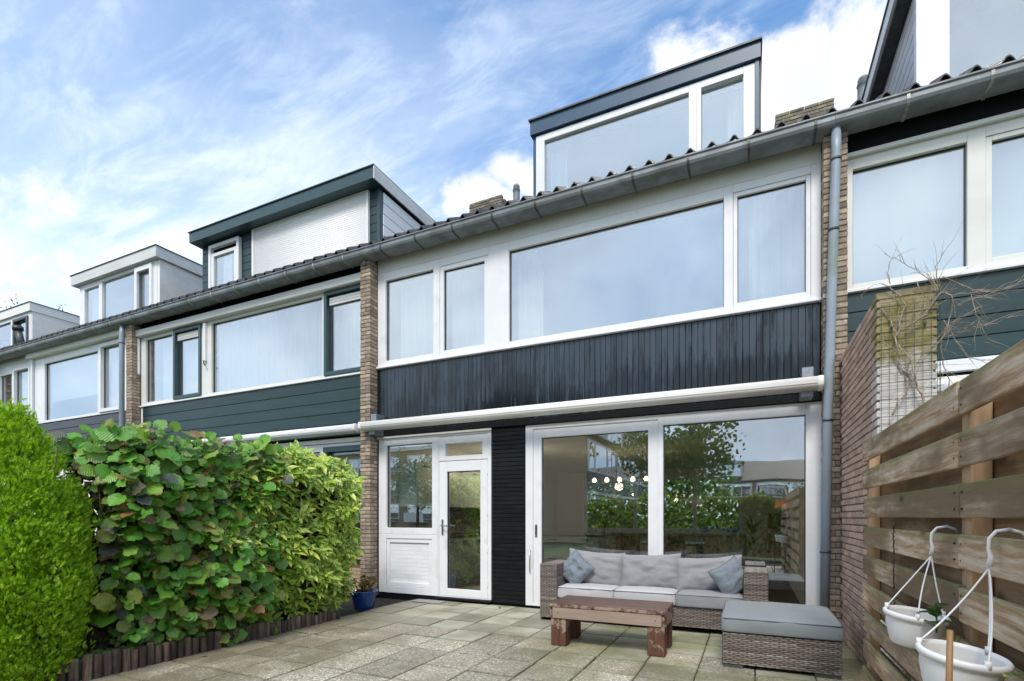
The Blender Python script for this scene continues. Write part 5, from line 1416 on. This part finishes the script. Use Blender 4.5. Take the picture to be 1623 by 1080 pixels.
point('pendant_light', (-2.47, 3.95, 1.90), 4, PL)
CL = thing('ceiling_lamp', 'small lit ceiling lamp in the kitchen behind the door transom', 'lamp', (-4.3, 2.6, 2.3))
MB().tube([(-4.3, 2.6, 2.35), (-4.3, 2.6, 2.62)], .008, 8).lathe([(0, .06), (.03, .05), (.04, 0)], (-4.3, 2.6, 2.33), 12).build('lamp_cord', 'dark', CL)
MB().lathe([(0, -.06), (.045, -.04), (.055, 0), (.04, .035), (0, .05)], (-4.3, 2.6, 2.31), 16).build('bulb', 'bulb', CL, True)
point('kitchen_light', (-4.3, 2.55, 2.18), 12, CL)
SB = thing('sideboard', 'tall brown wooden cabinet on black legs by the right room wall', 'cabinet', (.45, 4.1, 0))
B(.28, .63, 3.9, 4.5, .2, 1.34).build('carcass', 'oak', SB, bevel=.006)
for a, b in ((.285, .453), (.457, .625)): B(a, b, 3.88, 3.899, .21, 1.33).build('door', 'oak', SB, bevel=.003)
for x in (.31, .60):
    for y in (3.94, 4.46): B(x - .015, x + .015, y - .015, y + .015, .02, .199).build('leg', 'dark', SB)
TL = thing('table_lamp', 'small table lamp with salmon shade on the brown cabinet', 'lamp', (.50, 4.1, 1.342))
MB().lathe([(0, .0), (.06, 0), (.05, .015), (.012, .03), (.012, .12), (0, .12)], (.50, 4.1, 1.342), 16).build('lamp_foot', 'dark', TL, True)
MB().lathe([(.105, .10), (.07, .27)], (.50, 4.1, 1.342), 24).build('lamp_shade', 'shade', TL, True)
MB().lathe([(0, .11), (.02, .13), (.02, .16), (0, .18)], (.50, 4.1, 1.342), 12).build('bulb', 'bulb', TL, True)
DL = thing('desk_lamp', 'dark metal desk lamp bending over the island end', 'lamp', (-2.62, 3.3, .945))
MB().tube([(-2.62, 3.3, .95), (-2.6, 3.3, 1.2), (-2.5, 3.25, 1.42)], .01, 8).lathe([(.09, 0), (.02, .02)], (-2.62, 3.3, .945), 16).build('lamp_arm', 'dark', DL, True)
MB().lathe([(.085, -.10), (.05, -.02), (.02, .02)], (-2.46, 3.22, 1.40), 16).build('lamp_shade', 'dark', DL, True)
RD = thing('radiator', 'white column radiator under the street window', 'radiator', (-.8, 8.1, .1))
for k in range(24): B(-1.5 + k * .056, -1.5 + k * .056 + .04, 8.08, 8.16, .16, .72).build('column', 'radiator', RD, bevel=.008)
tag(B(-4.6, -.2, 8.0, 8.3, .80, .84).build('window_shelf', 'plaster'), 'white window shelf over the radiator', 'shelf')
RW = thing('street_window', 'large street-side window across the room behind the sliding door', 'window', (-2.4, 8.35, .85))
frame_boxes(MB(), -4.6, -.2, .85, 2.45, [(-4.5, -3.1, .95, 2.35), (-3.0, -1.45, .95, 2.35), (-1.35, -.3, .95, 2.35)], 8.36, 8.44).build('frame', 'pvc', RW)
for a, b in ((-4.5, -3.1), (-3.0, -1.45), (-1.35, -.3)): B(a, b, 8.40, 8.406, .95, 2.35).build('pane', 'glasslow', RW)
BF = thing('blue_flowers', 'bright blue flowers standing on the window shelf', 'flowers', (-1.3, 8.1, .85))
bfl = beveled(.06, .06, .05, .02, 'blueflower', 'petals'); rb = random.Random(4)
for k in range(26):
    x = rb.choice((-1.1, -.65, -.45)) + rb.uniform(-.18, .18); piece('petals', bfl, (x, 8.05 + rb.uniform(-.05, .05), .88 + rb.uniform(0, .16)), BF, (rb.uniform(0, 3), rb.uniform(0, 3), 0))
HP = thing('house_plant', 'tall palm-like house plant beside the brown cabinet', 'plant', (.04, 5.4, 0))
MB().lathe([(0, .02), (.13, .02), (.17, .36), (.15, .36), (.14, .3), (0, .3)], (.04, 5.4, 0), 20).build('pot_body', 'dark', HP, True)
pl_ = leaf_mesh('leaf', 'plantleaf', .55, .05, 6, .3, .45)
for k in range(26): piece('leaf', pl_, (0.04 + rb.uniform(-.03, .03), 5.4 + rb.uniform(-.03, .03), .4 + rb.uniform(0, .6)), HP, (R(rb.uniform(35, 75)), 0, rb.uniform(0, 6.28)))
MB().tube([(.04, 5.4, .3), (.05, 5.4, .7), (.04, 5.38, 1.05)], .012, 6).build('stem', 'bark', HP)

# ================================================================== what stands behind the camera (seen in the panes) and far off
def tree(label, x, y, h, r, leaf, n=2600, trunk_h=.35, mat='treeleaf', thick=1., name='tree'):
    t = thing(name, label, 'tree', (x, y, 0)); rt = random.Random(x * 3.1 + y)
    tb = MB().tube([(x, y, -.1), (x + .1, y, h * .3), (x, y + .1, h * .62), (x, y, h * .9)], [h * .022, h * .016, h * .01, h * .003], 8)
    tips = []
    for k in range(34 if thick == 1 else 95):
        z0 = h * rt.uniform(trunk_h * .8, .85); a = rt.uniform(0, 6.28); L = r * rt.uniform(.55, 1.05) * (1.1 - .5 * abs(z0 / h - .55))
        e = Vector((x + L * math.cos(a), y + L * math.sin(a), z0 + L * rt.uniform(.15, .75)))
        m_ = Vector((x, y, z0)).lerp(e, .5) + Vector((0, 0, -.06 * L)); tb.tube([(x, y, z0), m_, e], [h * .008 * thick ** .5, h * .005 * thick ** .5, h * .002 * thick], 5); tips += [m_, e, e]
    tb.build('trunk', 'bark', t, True)
    mb = MB()
    for k in range(n):
        c = rt.choice(tips) + Vector([rt.gauss(0, r * .17 / thick) for _ in range(3)]); a = Vector([rt.uniform(-1, 1) for _ in range(3)]).normalized() * leaf; b = a.orthogonal() * rt.uniform(.5, .8)
        mb.add([c - a, c + b, c + a, c - b], [(0, 1, 2, 3)])
    stuff(mb.build('crown', mat, t)); return t
tree('thin autumn tree rising behind the farthest dormer at the left', -55, 13.5, 19.3, 4.6, .07, 3600, .45, thick=2.4)
tree('round leafy tree seen in the sliding door glass', -3.6, -21, 6.2, 2.4, .12, 5200)
tree('leafy tree beyond the gardens, mirrored in the side window', -27, -31, 6.5, 2.2, .12, 2600)
tree('tall tree farther back behind the gardens', 8, -30, 9, 3, .13, 2400)

def ivy_fence(label, x0, x1, y, h):
    t = thing('ivy_fence', label, 'fence', ((x0 + x1) / 2, y, 0)); rt = random.Random(int(x0 * 10))
    k = x0
    while k < x1 - .01: B(k, min(k + .13, x1), y - .03, y, 0, h - .3).build('board', 'plankback', t); k += .14
    mb = MB()
    for q in range(int((x1 - x0) * 420)):
        c = Vector((rt.uniform(x0, x1), y + rt.uniform(.0, .25), 0)); c.z = (h * (.86 + .32 * noise.noise(Vector((c.x * .9, y, 2)))) * rt.random() ** .55 + rt.uniform(-.1, .15))
        a = Vector((rt.uniform(-1, 1), rt.uniform(-.3, .6), rt.uniform(-1, 1))).normalized() * .06; b = a.orthogonal()
        mb.add([c - a, c + b, c + a, c - b], [(0, 1, 2, 3)])
    stuff(mb.build('ivy', 'ivy', t))
ivy_fence('ivy covered board fence at the garden end', -5.4, 3.4, -11.2, 2.2)
struct(B(-5.6, .8, -11, -9.01, -.2, -.06).build('garden_path', 'asph'))

def terrace(label, loc, rz, dorm=True, wall='farbrick', group=None):
    """house built locally: facade on local y=0 facing -y, width 6.4"""
    t = thing('terraced_house', label, 'house', loc, (0, 0, rz), group, local=True)
    B(0, 6.4, 0, 8.6, 0, 5.4).build('wall', wall, t)
    MB().prism([(-.3, 5.4), (4.3, 8.1), (8.9, 5.4), (4.3, 5.38)], -.02, 6.42).build('roof', 'rooftile', t)
    MB().prism([(-.32, 5.42), (-.32, 5.52), (-.12, 5.52), (-.12, 5.38)], -.02, 6.42).build('gutter', 'zinc', t)
    for z0, z1, ops in ((3.6, 5.2, [(.35, 1.2), (1.3, 2.2), (2.5, 4.9), (5.05, 6.0)]), (.6, 2.4, [(.4, 1.9), (2.2, 4.2), (4.4, 6.0)])):
        fr = frame_boxes(MB(), .15, 6.2, z0, z1, [(a, b, z0 + .1, z1 - .1) for a, b in ops], -.05, -.004).build('window', 'pvc', t)
        for a, b in ops: B(a, b, -.03, -.02, z0 + .1, z1 - .1).build('pane', 'glassup', fr)
    B(.15, 6.2, -.04, -.003, 2.6, 3.58).build('boarding', 'slate', t)
    B(.15, 6.2, -.3, -.05, 2.45, 2.58).build('awning_box', 'pvc', t)
    if dorm:
        d_ = B(1.2, 5.4, .9, 5, 5.6, 7.5).build('dormer', 'oldwhite', t); B(1.1, 5.5, .75, 5, 7.501, 7.8).build('flat_roof', 'alu', d_)
        for a, b in ((1.4, 2.5), (2.7, 4.2), (4.4, 5.2)): B(a, b, .86, .899, 6.1, 7.35).build('pane', 'glassup', d_)
    return t
for k, lb in enumerate(('first brick house of the side row, gable end towards the gardens', 'second brick house of the side row behind the gardens', 'third brick house of the side row behind the gardens', 'fourth brick house of the side row behind the gardens')):
    terrace(lb, (-7.4, -17.7 - 6.42 * (k + 1), 0), R(90), group='side row behind the gardens')
for k in range(7):
    terrace(('far brick house behind the gardens, %s' % ('at the right end of the row', 'second from the right', 'third from the right', 'fourth from the right', 'third from the left', 'second from the left', 'at the left end of the row')[k]), (26 - 6.42 * k, -58, 0), R(180), k % 2 == 0, group='far row behind the gardens')
AP = thing('apartment_block', 'pale apartment block with balconies mirrored in the side window', 'building', (-20, -46, 0), (0, 0, R(180)), local=True)
B(0, 40, 0, 9, 0, 9.6).build('wall', 'farbrick', AP); B(-.3, 40.3, -.4, 9.3, 9.601, 10.1).build('roof_edge', 'oldwhite', AP)
for f_ in range(3):
    for k in range(8):
        x = .6 + k * 4.95; z = 1.0 + f_ * 3.0
        w_ = frame_boxes(MB(), x, x + 3.6, z, z + 2.0, [(x + .15, x + 1.6, z + .12, z + 1.88), (x + 1.75, x + 3.45, z + .12, z + 1.88)], -.1, -.004).build('window', 'pvc', AP)
        B(x + .15, x + 3.45, -.06, -.05, z + .12, z + 1.88).build('pane', 'glassup', w_)
        bc = B(x + .6, x + 3.4, -1.2, -.101, z - .35, z - .2).build('balcony', 'oldwhite', AP); B(x + .6, x + 3.4, -1.2, -1.15, z - .199, z + .75).build('railing', 'oldwhite', bc)

# street side of the row, seen through the room
struct(B(-60, 60, 9.5, 14, -.2, -.05).build('street', 'asph'))
HS = thing('street_hedge', 'green hedge across the street seen through the room', 'hedge', (-2, 15, 0)); mb = MB(); rt = random.Random(2)
for q in range(15000):
    c = Vector((rt.uniform(-9, 6), rt.uniform(14.6, 15.4), rt.uniform(0, 3.2))); a = Vector([rt.uniform(-1, 1) for _ in range(3)]).normalized() * .10; b = a.orthogonal() * .7
    mb.add([c - a, c + b, c + a, c - b], [(0, 1, 2, 3)])
stuff(mb.build('leaves', 'ivy', HS))
